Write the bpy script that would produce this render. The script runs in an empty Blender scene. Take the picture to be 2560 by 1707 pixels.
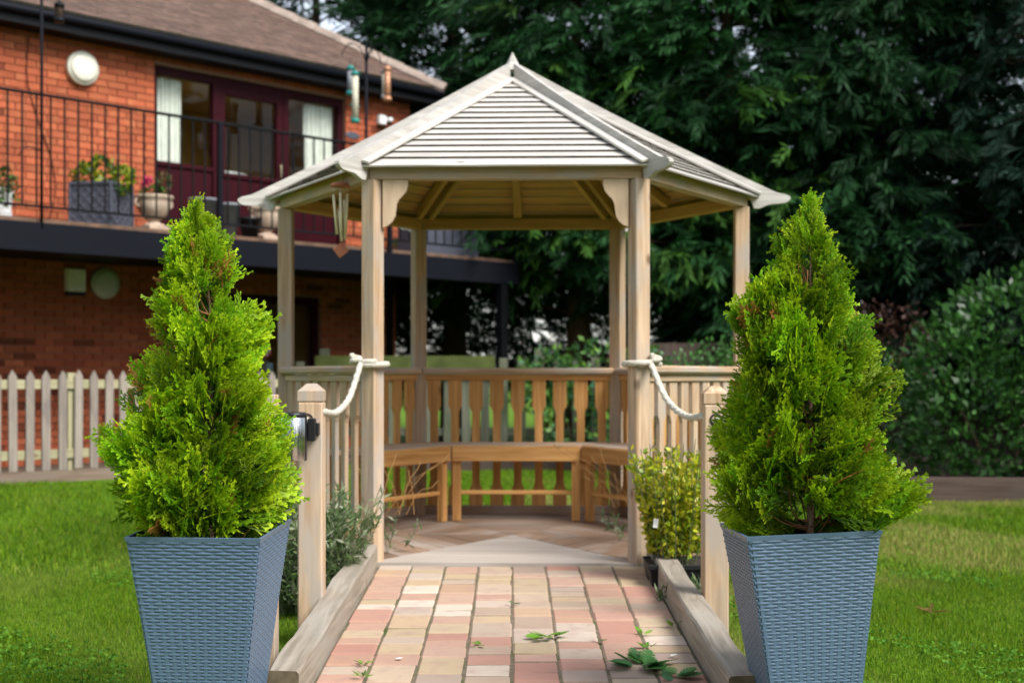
import bpy, math, random
import numpy as np
from mathutils import Vector, Matrix

random.seed(7)
RNG = np.random.default_rng(11)
SC = bpy.context.scene
COL = SC.collection
R = math.radians

# ------------------------------------------------------------------ camera, sky, sun, exposure
EYE = 1.10
cam_d = bpy.data.cameras.new('camera')
cam = bpy.data.objects.new('camera', cam_d)
COL.objects.link(cam)
cam.location = (0, 0, EYE)
cam.rotation_euler = (R(90), 0, 0)
cam_d.sensor_width = 36.0
cam_d.lens = 47.85
cam_d.shift_y = 0.0338
cam_d.clip_start = 0.05
cam_d.clip_end = 2000
cam_d.dof.use_dof = True
cam_d.dof.focus_distance = 4.35
cam_d.dof.aperture_fstop = 3.0
SC.camera = cam

SUN_DIR = Vector((0.56, -0.52, 0.80)).normalized()      # towards the sun
world = bpy.data.worlds.new('World')
SC.world = world
world.use_nodes = True
wn = world.node_tree.nodes
wl = world.node_tree.links
wn.clear()
wo = wn.new('ShaderNodeOutputWorld')
bg = wn.new('ShaderNodeBackground')
sky = wn.new('ShaderNodeTexSky')
sky.sky_type = 'NISHITA'
sky.sun_disc = False
sky.sun_elevation = math.asin(SUN_DIR.z)
sky.sun_rotation = math.atan2(SUN_DIR.x, SUN_DIR.y)
sky.air_density = 1.0
sky.dust_density = 1.0
hs = wn.new('ShaderNodeHueSaturation')
hs.inputs['Saturation'].default_value = 0.45
wl.new(sky.outputs[0], hs.inputs['Color'])
wl.new(hs.outputs[0], bg.inputs['Color'])
bg.inputs['Strength'].default_value = 0.08
wl.new(bg.outputs[0], wo.inputs['Surface'])

sun_d = bpy.data.lights.new('sun', 'SUN')
sun_d.energy = 1.5
sun_d.angle = R(28)
sun_d.color = (1.0, 0.975, 0.94)
sun = bpy.data.objects.new('sun', sun_d)
COL.objects.link(sun)
sun.rotation_euler = SUN_DIR.to_track_quat('Z', 'Y').to_euler()
sun.location = (6, -6, 12)

vs = SC.view_settings
vs.view_transform = 'Standard'
vs.look = 'None'
vs.gamma = 1.0
vs.use_curve_mapping = False
vs.exposure = 1.78
SC.cycles.use_denoising = True
SC.cycles.max_bounces = 8
SC.cycles.transparent_max_bounces = 12

# ------------------------------------------------------------------ helpers
I4 = Matrix.Identity(4)


def link(o):
    COL.objects.link(o)
    return o


def tag(o, label=None, cat=None, group=None, kind=None):
    if label: o['label'] = label
    if cat: o['category'] = cat
    if group: o['group'] = group
    if kind: o['kind'] = kind
    return o


def thing(name, label, cat, loc=(0, 0, 0), rz=0.0, group=None):
    o = link(bpy.data.objects.new(name, None))
    o.empty_display_size = 0.1
    o.location = loc
    o.rotation_euler = (0, 0, rz)
    return tag(o, label, cat, group)


def ob(name, me, mat=None, parent=None, M=None):
    if mat is not None and len(me.materials) == 0:
        for m in (mat if isinstance(mat, (list, tuple)) else [mat]):
            me.materials.append(m)
    o = link(bpy.data.objects.new(name, me))
    if M is not None:
        o.matrix_basis = M
    if parent is not None:
        o.parent = parent
    return o


def pyd(name, V, F, smooth=False, mi=None):
    me = bpy.data.meshes.new(name)
    me.from_pydata([tuple(v) for v in V], [], F)
    if mi is not None:
        me.polygons.foreach_set('material_index', mi)
    if smooth:
        me.polygons.foreach_set('use_smooth', [True] * len(me.polygons))
    me.update()
    return me


def np_mesh(name, V, k, col=None, smooth=False):
    """V (n*k,3): every k consecutive vertices make a face."""
    V = np.ascontiguousarray(V, dtype=np.float32).reshape(-1, 3)
    n = len(V)
    nf = n // k
    me = bpy.data.meshes.new(name)
    me.vertices.add(n)
    me.vertices.foreach_set('co', V.ravel())
    me.loops.add(n)
    me.loops.foreach_set('vertex_index', np.arange(n, dtype=np.int32))
    me.polygons.add(nf)
    me.polygons.foreach_set('loop_start', np.arange(0, n, k, dtype=np.int32))
    if smooth:
        me.polygons.foreach_set('use_smooth', np.ones(nf, dtype=bool))
    me.update()
    if col is not None:
        a = me.attributes.new('Col', 'FLOAT_COLOR', 'POINT')
        c = np.ones((n, 4), dtype=np.float32)
        c[:, :3] = col
        a.data.foreach_set('color', c.ravel())
    return me


_box = {}


def box_vf(sx, sy, sz, bev=0.0):
    hx, hy, hz = sx / 2, sy / 2, sz / 2
    if bev <= 0:
        V = [(x * hx, y * hy, z * hz) for x in (-1, 1) for y in (-1, 1) for z in (-1, 1)]
        F = [(0, 1, 3, 2), (4, 6, 7, 5), (0, 4, 5, 1), (2, 3, 7, 6), (0, 2, 6, 4), (1, 5, 7, 3)]
        return V, F
    b = min(bev, hx * .9, hy * .9, hz * .9)
    V = []
    idx = {}
    for x in (-1, 1):
        for y in (-1, 1):
            for z in (-1, 1):
                idx[(x, y, z, 0)] = len(V); V.append((x * hx, y * (hy - b), z * (hz - b)))
                idx[(x, y, z, 1)] = len(V); V.append((x * (hx - b), y * hy, z * (hz - b)))
                idx[(x, y, z, 2)] = len(V); V.append((x * (hx - b), y * (hy - b), z * hz))
    F = []
    s = (-1, 1)
    for x in s:
        f = [idx[(x, -1, -1, 0)], idx[(x, 1, -1, 0)], idx[(x, 1, 1, 0)], idx[(x, -1, 1, 0)]]
        F.append(f if x > 0 else f[::-1])
    for y in s:
        f = [idx[(-1, y, -1, 1)], idx[(-1, y, 1, 1)], idx[(1, y, 1, 1)], idx[(1, y, -1, 1)]]
        F.append(f if y > 0 else f[::-1])
    for z in s:
        f = [idx[(-1, -1, z, 2)], idx[(1, -1, z, 2)], idx[(1, 1, z, 2)], idx[(-1, 1, z, 2)]]
        F.append(f if z > 0 else f[::-1])
    for x in s:
        for y in s:
            f = [idx[(x, y, -1, 0)], idx[(x, y, -1, 1)], idx[(x, y, 1, 1)], idx[(x, y, 1, 0)]]
            F.append(f if x * y > 0 else f[::-1])
    for x in s:
        for z in s:
            f = [idx[(x, -1, z, 0)], idx[(x, 1, z, 0)], idx[(x, 1, z, 2)], idx[(x, -1, z, 2)]]
            F.append(f if x * z > 0 else f[::-1])
    for y in s:
        for z in s:
            f = [idx[(-1, y, z, 2)], idx[(1, y, z, 2)], idx[(1, y, z, 1)], idx[(-1, y, z, 1)]]
            F.append(f if y * z > 0 else f[::-1])
    for x in s:
        for y in s:
            for z in s:
                f = [idx[(x, y, z, 0)], idx[(x, y, z, 1)], idx[(x, y, z, 2)]]
                F.append(f if x * y * z > 0 else f[::-1])
    return V, F


def box_me(sx, sy, sz, bev, mat):
    key = (round(sx, 4), round(sy, 4), round(sz, 4), round(bev, 4), mat.name)
    if key not in _box:
        V, F = box_vf(sx, sy, sz, bev)
        me = pyd('box', V, F)
        me.materials.append(mat)
        _box[key] = me
    return _box[key]


def frame(a, b, up=(0, 0, 1)):
    a = Vector(a); b = Vector(b)
    x = (b - a).normalized()
    upv = Vector(up)
    if abs(x.dot(upv.normalized())) > .98:
        upv = Vector((0, 1, 0)) if abs(x.z) > .9 else Vector((0, 0, 1))
    y = upv.cross(x).normalized()
    z = x.cross(y)
    M = Matrix(((x.x, y.x, z.x, 0), (x.y, y.y, z.y, 0), (x.z, y.z, z.z, 0), (0, 0, 0, 1)))
    return M, (b - a).length


def board(name, a, b, w, t, mat, parent=None, up=(0, 0, 1), bev=0.003):
    """box of length |ab|, width w (local y), thickness t (local z, near up)"""
    M, L = frame(a, b, up)
    M = Matrix.Translation((Vector(a) + Vector(b)) / 2) @ M
    return ob(name, box_me(L, w, t, bev, mat), None, parent, M)


def bx(name, c, s, mat, parent=None, bev=0.002, rz=0.0):
    M = Matrix.Translation(c) @ Matrix.Rotation(rz, 4, 'Z')
    return ob(name, box_me(s[0], s[1], s[2], bev, mat), None, parent, M)


def join_boxes(boxes):
    V = []; F = []
    for c, s in boxes:
        v, f = box_vf(*s)
        o = len(V)
        V += [(p[0] + c[0], p[1] + c[1], p[2] + c[2]) for p in v]
        F += [tuple(i + o for i in q) for q in f]
    return V, F


def prism(poly, t):
    """poly in local XY... extruded along Y: points (x,z); thickness t"""
    n = len(poly)
    V = [(p[0], -t / 2, p[1]) for p in poly] + [(p[0], t / 2, p[1]) for p in poly]
    F = [tuple(range(n)), tuple(range(2 * n - 1, n - 1, -1))]
    for i in range(n):
        j = (i + 1) % n
        F.append((i, i + n, j + n, j))
    return V, F


def tube_vf(P, r, sides=8, cap=True, rf=None):
    P = [Vector(p) for p in P]
    V = []; F = []
    n = len(P)
    t0 = (P[1] - P[0]).normalized()
    nx = t0.orthogonal().normalized()
    for i, p in enumerate(P):
        t = (P[min(i + 1, n - 1)] - P[max(i - 1, 0)]).normalized()
        nx = (nx - t * nx.dot(t)).normalized()
        ny = t.cross(nx)
        rr = r if rf is None else rf(i / (n - 1)) * r
        for k in range(sides):
            a = 2 * math.pi * k / sides
            V.append(p + nx * math.cos(a) * rr + ny * math.sin(a) * rr)
    for i in range(n - 1):
        for k in range(sides):
            k2 = (k + 1) % sides
            F.append((i * sides + k, i * sides + k2, (i + 1) * sides + k2, (i + 1) * sides + k))
    if cap:
        F.append(tuple(range(sides))[::-1])
        F.append(tuple((n - 1) * sides + k for k in range(sides)))
    return V, F


def tube(name, P, r, mat, parent=None, sides=8, rf=None):
    V, F = tube_vf(P, r, sides, True, rf)
    return ob(name, pyd(name, V, F, True), mat, parent)


def lathe_vf(prof, seg=24, squash=1.0):
    V = []; F = []
    for (r, z) in prof:
        for k in range(seg):
            a = 2 * math.pi * k / seg
            V.append((r * math.cos(a), r * math.sin(a) * squash, z))
    for i in range(len(prof) - 1):
        for k in range(seg):
            k2 = (k + 1) % seg
            F.append((i * seg + k, i * seg + k2, (i + 1) * seg + k2, (i + 1) * seg + k))
    F.append(tuple(range(seg))[::-1])
    F.append(tuple((len(prof) - 1) * seg + k for k in range(seg)))
    return V, F


def lathe(name, prof, mat, parent=None, M=None, seg=24):
    V, F = lathe_vf(prof, seg)
    return ob(name, pyd(name, V, F, True), mat, parent, M)


def spline(P, n):
    P = [Vector(p) for p in P]
    Q = [P[0] * 2 - P[1]] + P + [P[-1] * 2 - P[-2]]
    out = []
    m = len(P) - 1
    for i in range(n):
        u = i / (n - 1) * m
        k = min(int(u), m - 1)
        t = u - k
        a, b, c, d = Q[k], Q[k + 1], Q[k + 2], Q[k + 3]
        out.append(0.5 * ((2 * b) + (c - a) * t + (2 * a - 5 * b + 4 * c - d) * t * t + (3 * b - a - 3 * c + d) * t ** 3))
    return out


def merge(parts):
    V = []; F = []
    for v, f in parts:
        o = len(V)
        V += [tuple(p) for p in v]
        F += [tuple(i + o for i in q) for q in f]
    return V, F


# ------------------------------------------------------------------ materials
def new_mat(name):
    m = bpy.data.materials.new(name)
    m.use_nodes = True
    nt = m.node_tree
    p = nt.nodes['Principled BSDF']
    return m, nt, p


def nmat(name, c1, c2, scale=8.0, rough=0.7, bump=0.0, stretch=(1, 1, 1), rnd=0.0, spec=0.3, detail=5.0,
         metal=0.0, lo=0.3, hi=0.7, c3=None, s3=2.0, bscale=None, coat=0.0):
    """noise between two colours on object coordinates, brightness change per object"""
    m, nt, p = new_mat(name)
    N = nt.nodes; L = nt.links
    tc = N.new('ShaderNodeTexCoord')
    oi = N.new('ShaderNodeObjectInfo')
    mul = N.new('ShaderNodeMath'); mul.operation = 'MULTIPLY'; mul.inputs[1].default_value = 57.0
    L.new(oi.outputs['Random'], mul.inputs[0])
    add = N.new('ShaderNodeVectorMath'); add.operation = 'ADD'
    L.new(tc.outputs['Object'], add.inputs[0]); L.new(mul.outputs[0], add.inputs[1])
    mp = N.new('ShaderNodeMapping'); mp.inputs['Scale'].default_value = stretch
    L.new(add.outputs[0], mp.inputs['Vector'])
    nz = N.new('ShaderNodeTexNoise'); nz.inputs['Scale'].default_value = scale; nz.inputs['Detail'].default_value = detail
    L.new(mp.outputs[0], nz.inputs['Vector'])
    cr = N.new('ShaderNodeValToRGB')
    cr.color_ramp.elements[0].position = lo; cr.color_ramp.elements[0].color = (*c1, 1)
    cr.color_ramp.elements[1].position = hi; cr.color_ramp.elements[1].color = (*c2, 1)
    L.new(nz.outputs['Fac'], cr.inputs[0])
    out = cr.outputs[0]
    if c3 is not None:
        n3 = N.new('ShaderNodeTexNoise'); n3.inputs['Scale'].default_value = s3; n3.inputs['Detail'].default_value = 6
        L.new(add.outputs[0], n3.inputs['Vector'])
        r3 = N.new('ShaderNodeMapRange'); r3.inputs[1].default_value = .5; r3.inputs[2].default_value = .72
        L.new(n3.outputs['Fac'], r3.inputs[0])
        mx = N.new('ShaderNodeMix'); mx.data_type = 'RGBA'
        L.new(r3.outputs[0], mx.inputs[0]); L.new(out, mx.inputs[6]); mx.inputs[7].default_value = (*c3, 1)
        out = mx.outputs[2]
    if rnd > 0:
        mr = N.new('ShaderNodeMapRange'); mr.inputs[3].default_value = 1 - rnd; mr.inputs[4].default_value = 1 + rnd
        L.new(oi.outputs['Random'], mr.inputs[0])
        h = N.new('ShaderNodeHueSaturation')
        L.new(mr.outputs[0], h.inputs['Value']); L.new(out, h.inputs['Color'])
        out = h.outputs[0]
    L.new(out, p.inputs['Base Color'])
    p.inputs['Roughness'].default_value = rough
    p.inputs['Specular IOR Level'].default_value = spec
    p.inputs['Metallic'].default_value = metal
    p.inputs['Coat Weight'].default_value = coat
    if bump > 0:
        b = N.new('ShaderNodeBump'); b.inputs['Strength'].default_value = bump; b.inputs['Distance'].default_value = 0.01
        src = nz
        if bscale:
            src = N.new('ShaderNodeTexNoise'); src.inputs['Scale'].default_value = bscale; src.inputs['Detail'].default_value = 4
            L.new(mp.outputs[0], src.inputs['Vector'])
        L.new(src.outputs['Fac'], b.inputs['Height']); L.new(b.outputs[0], p.inputs['Normal'])
    return m


def wood(name, c1, c2, grey, knot=(0.16, 0.08, 0.035), rnd=0.12, rough=0.75, patch=2.5, gl=.5, gh=.75):
    """grain along local X, grey weathered patches, sparse knots"""
    m, nt, p = new_mat(name)
    N = nt.nodes; L = nt.links
    tc = N.new('ShaderNodeTexCoord'); oi = N.new('ShaderNodeObjectInfo')
    mul = N.new('ShaderNodeMath'); mul.operation = 'MULTIPLY'; mul.inputs[1].default_value = 83.0
    L.new(oi.outputs['Random'], mul.inputs[0])
    add = N.new('ShaderNodeVectorMath'); add.operation = 'ADD'
    L.new(tc.outputs['Object'], add.inputs[0]); L.new(mul.outputs[0], add.inputs[1])
    mp = N.new('ShaderNodeMapping'); mp.inputs['Scale'].default_value = (1.1, 24, 24)
    L.new(add.outputs[0], mp.inputs['Vector'])
    nz = N.new('ShaderNodeTexNoise'); nz.inputs['Scale'].default_value = 1.6; nz.inputs['Detail'].default_value = 7
    nz.inputs['Distortion'].default_value = .8
    L.new(mp.outputs[0], nz.inputs['Vector'])
    cr = N.new('ShaderNodeValToRGB')
    cr.color_ramp.elements[0].position = .3; cr.color_ramp.elements[0].color = (*c1, 1)
    cr.color_ramp.elements[1].position = .68; cr.color_ramp.elements[1].color = (*c2, 1)
    L.new(nz.outputs['Fac'], cr.inputs[0])
    n2 = N.new('ShaderNodeTexNoise'); n2.inputs['Scale'].default_value = patch; n2.inputs['Detail'].default_value = 6
    mp2 = N.new('ShaderNodeMapping'); mp2.inputs['Scale'].default_value = (1, 3, 3)
    L.new(add.outputs[0], mp2.inputs['Vector']); L.new(mp2.outputs[0], n2.inputs['Vector'])
    r2 = N.new('ShaderNodeMapRange'); r2.inputs[1].default_value = gl; r2.inputs[2].default_value = gh
    L.new(n2.outputs['Fac'], r2.inputs[0])
    mx = N.new('ShaderNodeMix'); mx.data_type = 'RGBA'
    L.new(r2.outputs[0], mx.inputs[0]); L.new(cr.outputs[0], mx.inputs[6]); mx.inputs[7].default_value = (*grey, 1)
    vo = N.new('ShaderNodeTexVoronoi'); vo.inputs['Scale'].default_value = 2.3
    mp3 = N.new('ShaderNodeMapping'); mp3.inputs['Scale'].default_value = (1, 1.6, 1.6)
    L.new(add.outputs[0], mp3.inputs['Vector']); L.new(mp3.outputs[0], vo.inputs['Vector'])
    r3 = N.new('ShaderNodeMapRange'); r3.inputs[1].default_value = .03; r3.inputs[2].default_value = .085
    r3.inputs[3].default_value = .8; r3.inputs[4].default_value = 0
    L.new(vo.outputs['Distance'], r3.inputs[0])
    mk = N.new('ShaderNodeMix'); mk.data_type = 'RGBA'
    L.new(r3.outputs[0], mk.inputs[0]); L.new(mx.outputs[2], mk.inputs[6]); mk.inputs[7].default_value = (*knot, 1)
    mr = N.new('ShaderNodeMapRange'); mr.inputs[3].default_value = 1 - rnd; mr.inputs[4].default_value = 1 + rnd
    L.new(oi.outputs['Random'], mr.inputs[0])
    h = N.new('ShaderNodeHueSaturation')
    L.new(mr.outputs[0], h.inputs['Value']); L.new(mk.outputs[2], h.inputs['Color'])
    L.new(h.outputs[0], p.inputs['Base Color'])
    p.inputs['Roughness'].default_value = rough
    p.inputs['Specular IOR Level'].default_value = .25
    b = N.new('ShaderNodeBump'); b.inputs['Strength'].default_value = .35; b.inputs['Distance'].default_value = .004
    L.new(nz.outputs['Fac'], b.inputs['Height']); L.new(b.outputs[0], p.inputs['Normal'])
    return m


def leaf_mat(name, rough=.55, trans=.3, spec=.3, tint=(1, 1, 1), attr=True, c=(.1, .2, .02)):
    """leaf colour from the mesh's own Col attribute; part of the light passes through"""
    m, nt, p = new_mat(name)
    N = nt.nodes; L = nt.links
    if attr:
        at = N.new('ShaderNodeAttribute'); at.attribute_name = 'Col'
        mu = N.new('ShaderNodeMix'); mu.data_type = 'RGBA'; mu.blend_type = 'MULTIPLY'; mu.inputs[0].default_value = 1
        L.new(at.outputs['Color'], mu.inputs[6]); mu.inputs[7].default_value = (*tint, 1)
        src = mu.outputs[2]
    else:
        rgb = N.new('ShaderNodeRGB'); rgb.outputs[0].default_value = (*c, 1)
        src = rgb.outputs[0]
    L.new(src, p.inputs['Base Color'])
    p.inputs['Roughness'].default_value = rough
    p.inputs['Specular IOR Level'].default_value = spec
    tr = N.new('ShaderNodeBsdfTranslucent')
    L.new(src, tr.inputs['Color'])
    mix = N.new('ShaderNodeMixShader'); mix.inputs[0].default_value = trans
    L.new(p.outputs[0], mix.inputs[1]); L.new(tr.outputs[0], mix.inputs[2])
    L.new(mix.outputs[0], N['Material Output'].inputs['Surface'])
    return m


def flat(name, c, rough=.5, spec=.4, metal=0.0):
    return nmat(name, tuple(x * .92 for x in c), tuple(min(1, x * 1.08) for x in c), 14, rough, 0, spec=spec, metal=metal)


M = {}
M['wood_pale'] = wood('weathered_pale_wood', (.36, .225, .125), (.61, .45, .30), (.42, .35, .285), rnd=.08, knot=(.13, .07, .035), patch=3.2, gl=.46, gh=.64)
M['wood_plain'] = nmat('plain_pale_wood', (.46, .33, .21), (.58, .44, .30), 5, .75, .1, stretch=(6, 6, 1))
M['wood_white'] = wood('bleached_roof_wood', (.42, .385, .335), (.64, .605, .555), (.45, .425, .39), knot=(.18, .14, .11), rnd=.14, gl=.48, gh=.66)
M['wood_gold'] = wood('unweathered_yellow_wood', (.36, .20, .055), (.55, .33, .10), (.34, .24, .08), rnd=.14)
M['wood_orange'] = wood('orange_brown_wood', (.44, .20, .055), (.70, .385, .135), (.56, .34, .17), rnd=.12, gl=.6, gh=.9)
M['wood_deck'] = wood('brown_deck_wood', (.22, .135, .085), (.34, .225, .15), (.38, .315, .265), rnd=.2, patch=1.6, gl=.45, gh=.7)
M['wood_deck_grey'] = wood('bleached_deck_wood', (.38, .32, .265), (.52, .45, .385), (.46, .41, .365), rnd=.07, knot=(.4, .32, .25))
M['wood_sleeper'] = wood('old_sleeper_wood', (.22, .185, .14), (.40, .345, .275), (.36, .335, .285), rnd=.05, knot=(.2, .15, .1))
M['wood_end'] = nmat('sleeper_end_grain', (.075, .06, .035), (.17, .135, .08), 22, .85, .3, detail=8)
M['wood_fence'] = wood('silvered_picket_wood', (.215, .175, .145), (.335, .285, .24), (.19, .155, .14), rnd=.14, knot=(.22, .18, .16), patch=4)
M['wood_rail'] = wood('greenish_rail_wood', (.30, .27, .15), (.42, .38, .24), (.29, .28, .15), rnd=.1)
M['wood_fence_dark'] = wood('grey_green_pale_wood', (.075, .078, .05), (.15, .15, .11), (.07, .09, .04), rnd=.35)
M['wood_brown'] = wood('brown_board_wood', (.06, .038, .03), (.11, .075, .06), (.09, .075, .062), rnd=.2)
M['wood_brown2'] = wood('mid_brown_board_wood', (.13, .09, .065), (.22, .16, .12), (.18, .145, .12), rnd=.1)
M['brick'] = nmat('orange_brick', (.31, .066, .028), (.45, .118, .048), 22, .85, .25, rnd=.2, lo=.25, hi=.75, c3=(.43, .14, .058), s3=1.3)
M['mortar'] = nmat('pale_mortar', (.27, .15, .105), (.35, .215, .155), 30, .95, .2)
M['tile'] = nmat('brown_roof_tile', (.105, .062, .047), (.18, .112, .086), 5, .85, .2, rnd=.25, c3=(.09, .06, .05), s3=1.2)
M['ridge'] = nmat('grey_brown_ridge_tile', (.22, .17, .14), (.34, .27, .22), 9, .9, .2, rnd=.12)
M['black'] = flat('black_paint', (.006, .0065, .008), .5, .15)
M['blackblue'] = flat('dark_steel_paint', (.005, .006, .010), .6, .12)
M['maroon'] = flat('maroon_paint', (.032, .0028, .006), .5, .12)
M['cream'] = flat('cream_plastic', (.72, .70, .58), .35)
M['white'] = flat('white_plastic', (.84, .84, .82), .4)
M['greyplastic'] = flat('grey_plastic', (.22, .23, .25), .45)
M['palegrey'] = flat('pale_grey_plastic', (.55, .58, .58), .3)
M['slate'] = flat('slate_plastic', (.075, .08, .105), .45)
M['green_led'] = flat('green_indicator', (.05, .6, .12), .4)
M['curtain'] = nmat('pale_curtain', (.62, .64, .58), (.76, .77, .70), 9, .9, 0)
M['stone'] = nmat('buff_stone', (.46, .33, .24), (.64, .50, .38), 7, .9, .4, rnd=.04, c3=(.35, .26, .19), s3=3)
M['slab'] = nmat('brown_slab_edge', (.09, .055, .035), (.19, .11, .07), 9, .9, .2)
M['ochre'] = flat('ochre_wall', (.62, .38, .10), .9)
M['planter'] = nmat('blue_grey_plastic', (.085, .138, .212), (.105, .168, .25), 3, .42, 0, spec=.5)
M['planter_in'] = flat('dark_blue_plastic', (.035, .05, .075), .5)
M['soil'] = nmat('dark_soil', (.018, .012, .008), (.06, .042, .028), 26, .95, .8)
M['mossy_shadow_edge'] = nmat('dirty_mossy_shadow_edge', (.035, .032, .02), (.12, .105, .075), 14, .95, .2)  # butt edges: moss and dirt, plus the overlap shadow line painted into the colour
M['moss'] = nmat('mossy_board', (.05, .065, .015), (.10, .12, .03), 6, .9, .2)
M['rope'] = nmat('cream_rope', (.46, .42, .33), (.66, .62, .53), 40, .9, .4, spec=.1)
M['steel'] = flat('brushed_steel', (.62, .63, .62), .22, .5, 1.0)
M['bark'] = nmat('brown_bark', (.055, .032, .02), (.15, .09, .055), 9, .95, .6, stretch=(4, 4, .6))
M['palebark'] = nmat('pale_reddish_bark', (.20, .10, .05), (.44, .30, .2), 30, .9, .4, stretch=(3, 3, .5))
M['twig'] = nmat('reddish_twig', (.22, .09, .035), (.36, .17, .07), 20, .9, .2)
M['redwood'] = wood('red_brown_chime_wood', (.40, .13, .07), (.52, .2, .12), (.46, .18, .11))
M['brass'] = flat('pale_brass', (.78, .68, .42), .4, .5, 0)
M['copper'] = flat('copper_mesh', (.5, .25, .14), .5, .5, .4)
M['teal'] = flat('teal_plastic', (.01, .20, .17), .4)
M['seed'] = nmat('bird_seed', (.42, .37, .27), (.66, .62, .5), 60, .9, .3)
M['blackpot'] = flat('black_plastic', (.012, .012, .014), .4)
M['gravel'] = nmat('ground_earth', (.07, .05, .032), (.15, .11, .075), 12, .95, .5)
M['pink'] = flat('pink_petal', (.62, .02, .16), .6)
M['redpetal'] = flat('red_petal', (.6, .03, .03), .6)
M['dryleaf'] = flat('dry_leaf', (.28, .15, .05), .8)
M['leafstem'] = flat('grey_green_stem', (.10, .13, .06), .8)
M['navy'] = flat('navy_fabric', (.01, .018, .05), .9)
M['bluesign'] = flat('pale_blue_sign', (.30, .45, .52), .5)
M['redring'] = flat('red_sticker', (.5, .06, .08), .5)
M['tape'] = flat('pale_petal', (.75, .73, .68), .8)

# glass: clear pane with mirror reflection by Fresnel
mg, ntg, pg = new_mat('window_glass')
ntg.nodes.remove(pg)
gt = ntg.nodes.new('ShaderNodeBsdfTransparent'); gt.inputs[0].default_value = (.97, .98, .97, 1)
gg = ntg.nodes.new('ShaderNodeBsdfGlossy'); gg.inputs['Roughness'].default_value = .02
fr = ntg.nodes.new('ShaderNodeFresnel'); fr.inputs[0].default_value = 1.18
gm = ntg.nodes.new('ShaderNodeMixShader')
ntg.links.new(fr.outputs[0], gm.inputs[0]); ntg.links.new(gt.outputs[0], gm.inputs[1]); ntg.links.new(gg.outputs[0], gm.inputs[2])
ntg.links.new(gm.outputs[0], ntg.nodes['Material Output'].inputs['Surface'])
M['glass'] = mg

M['thuja'] = leaf_mat('thuja_foliage', .5, .38, .3)
M['conifer'] = leaf_mat('conifer_foliage', .6, .2, .2)
M['leaf'] = leaf_mat('broad_leaf', .4, .25, .4)
M['grassblade'] = leaf_mat('grass_blade', .6, .3, .2)


# lawn earth and turf colour
def lawn_mat():
    m, nt, p = new_mat('lawn_turf')
    N = nt.nodes; L = nt.links
    tc = N.new('ShaderNodeTexCoord')
    n1 = N.new('ShaderNodeTexNoise'); n1.inputs['Scale'].default_value = 55; n1.inputs['Detail'].default_value = 6
    n2 = N.new('ShaderNodeTexNoise'); n2.inputs['Scale'].default_value = 1.1; n2.inputs['Detail'].default_value = 5
    L.new(tc.outputs['Object'], n1.inputs['Vector']); L.new(tc.outputs['Object'], n2.inputs['Vector'])
    c1 = N.new('ShaderNodeValToRGB')
    c1.color_ramp.elements[0].position = .3; c1.color_ramp.elements[0].color = (.035, .085, .005, 1)
    c1.color_ramp.elements[1].position = .7; c1.color_ramp.elements[1].color = (.13, .24, .010, 1)
    L.new(n1.outputs['Fac'], c1.inputs[0])
    r = N.new('ShaderNodeMapRange'); r.inputs[1].default_value = .55; r.inputs[2].default_value = .75
    L.new(n2.outputs['Fac'], r.inputs[0])
    mx = N.new('ShaderNodeMix'); mx.data_type = 'RGBA'
    L.new(r.outputs[0], mx.inputs[0]); L.new(c1.outputs[0], mx.inputs[6]); mx.inputs[7].default_value = (.17, .21, .03, 1)
    L.new(mx.outputs[2], p.inputs['Base Color'])
    p.inputs['Roughness'].default_value = .95
    p.inputs['Specular IOR Level'].default_value = .1
    b = N.new('ShaderNodeBump'); b.inputs['Strength'].default_value = .8; b.inputs['Distance'].default_value = .02
    L.new(n1.outputs['Fac'], b.inputs['Height']); L.new(b.outputs[0], p.inputs['Normal'])
    return m


M['lawn'] = lawn_mat()


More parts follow.
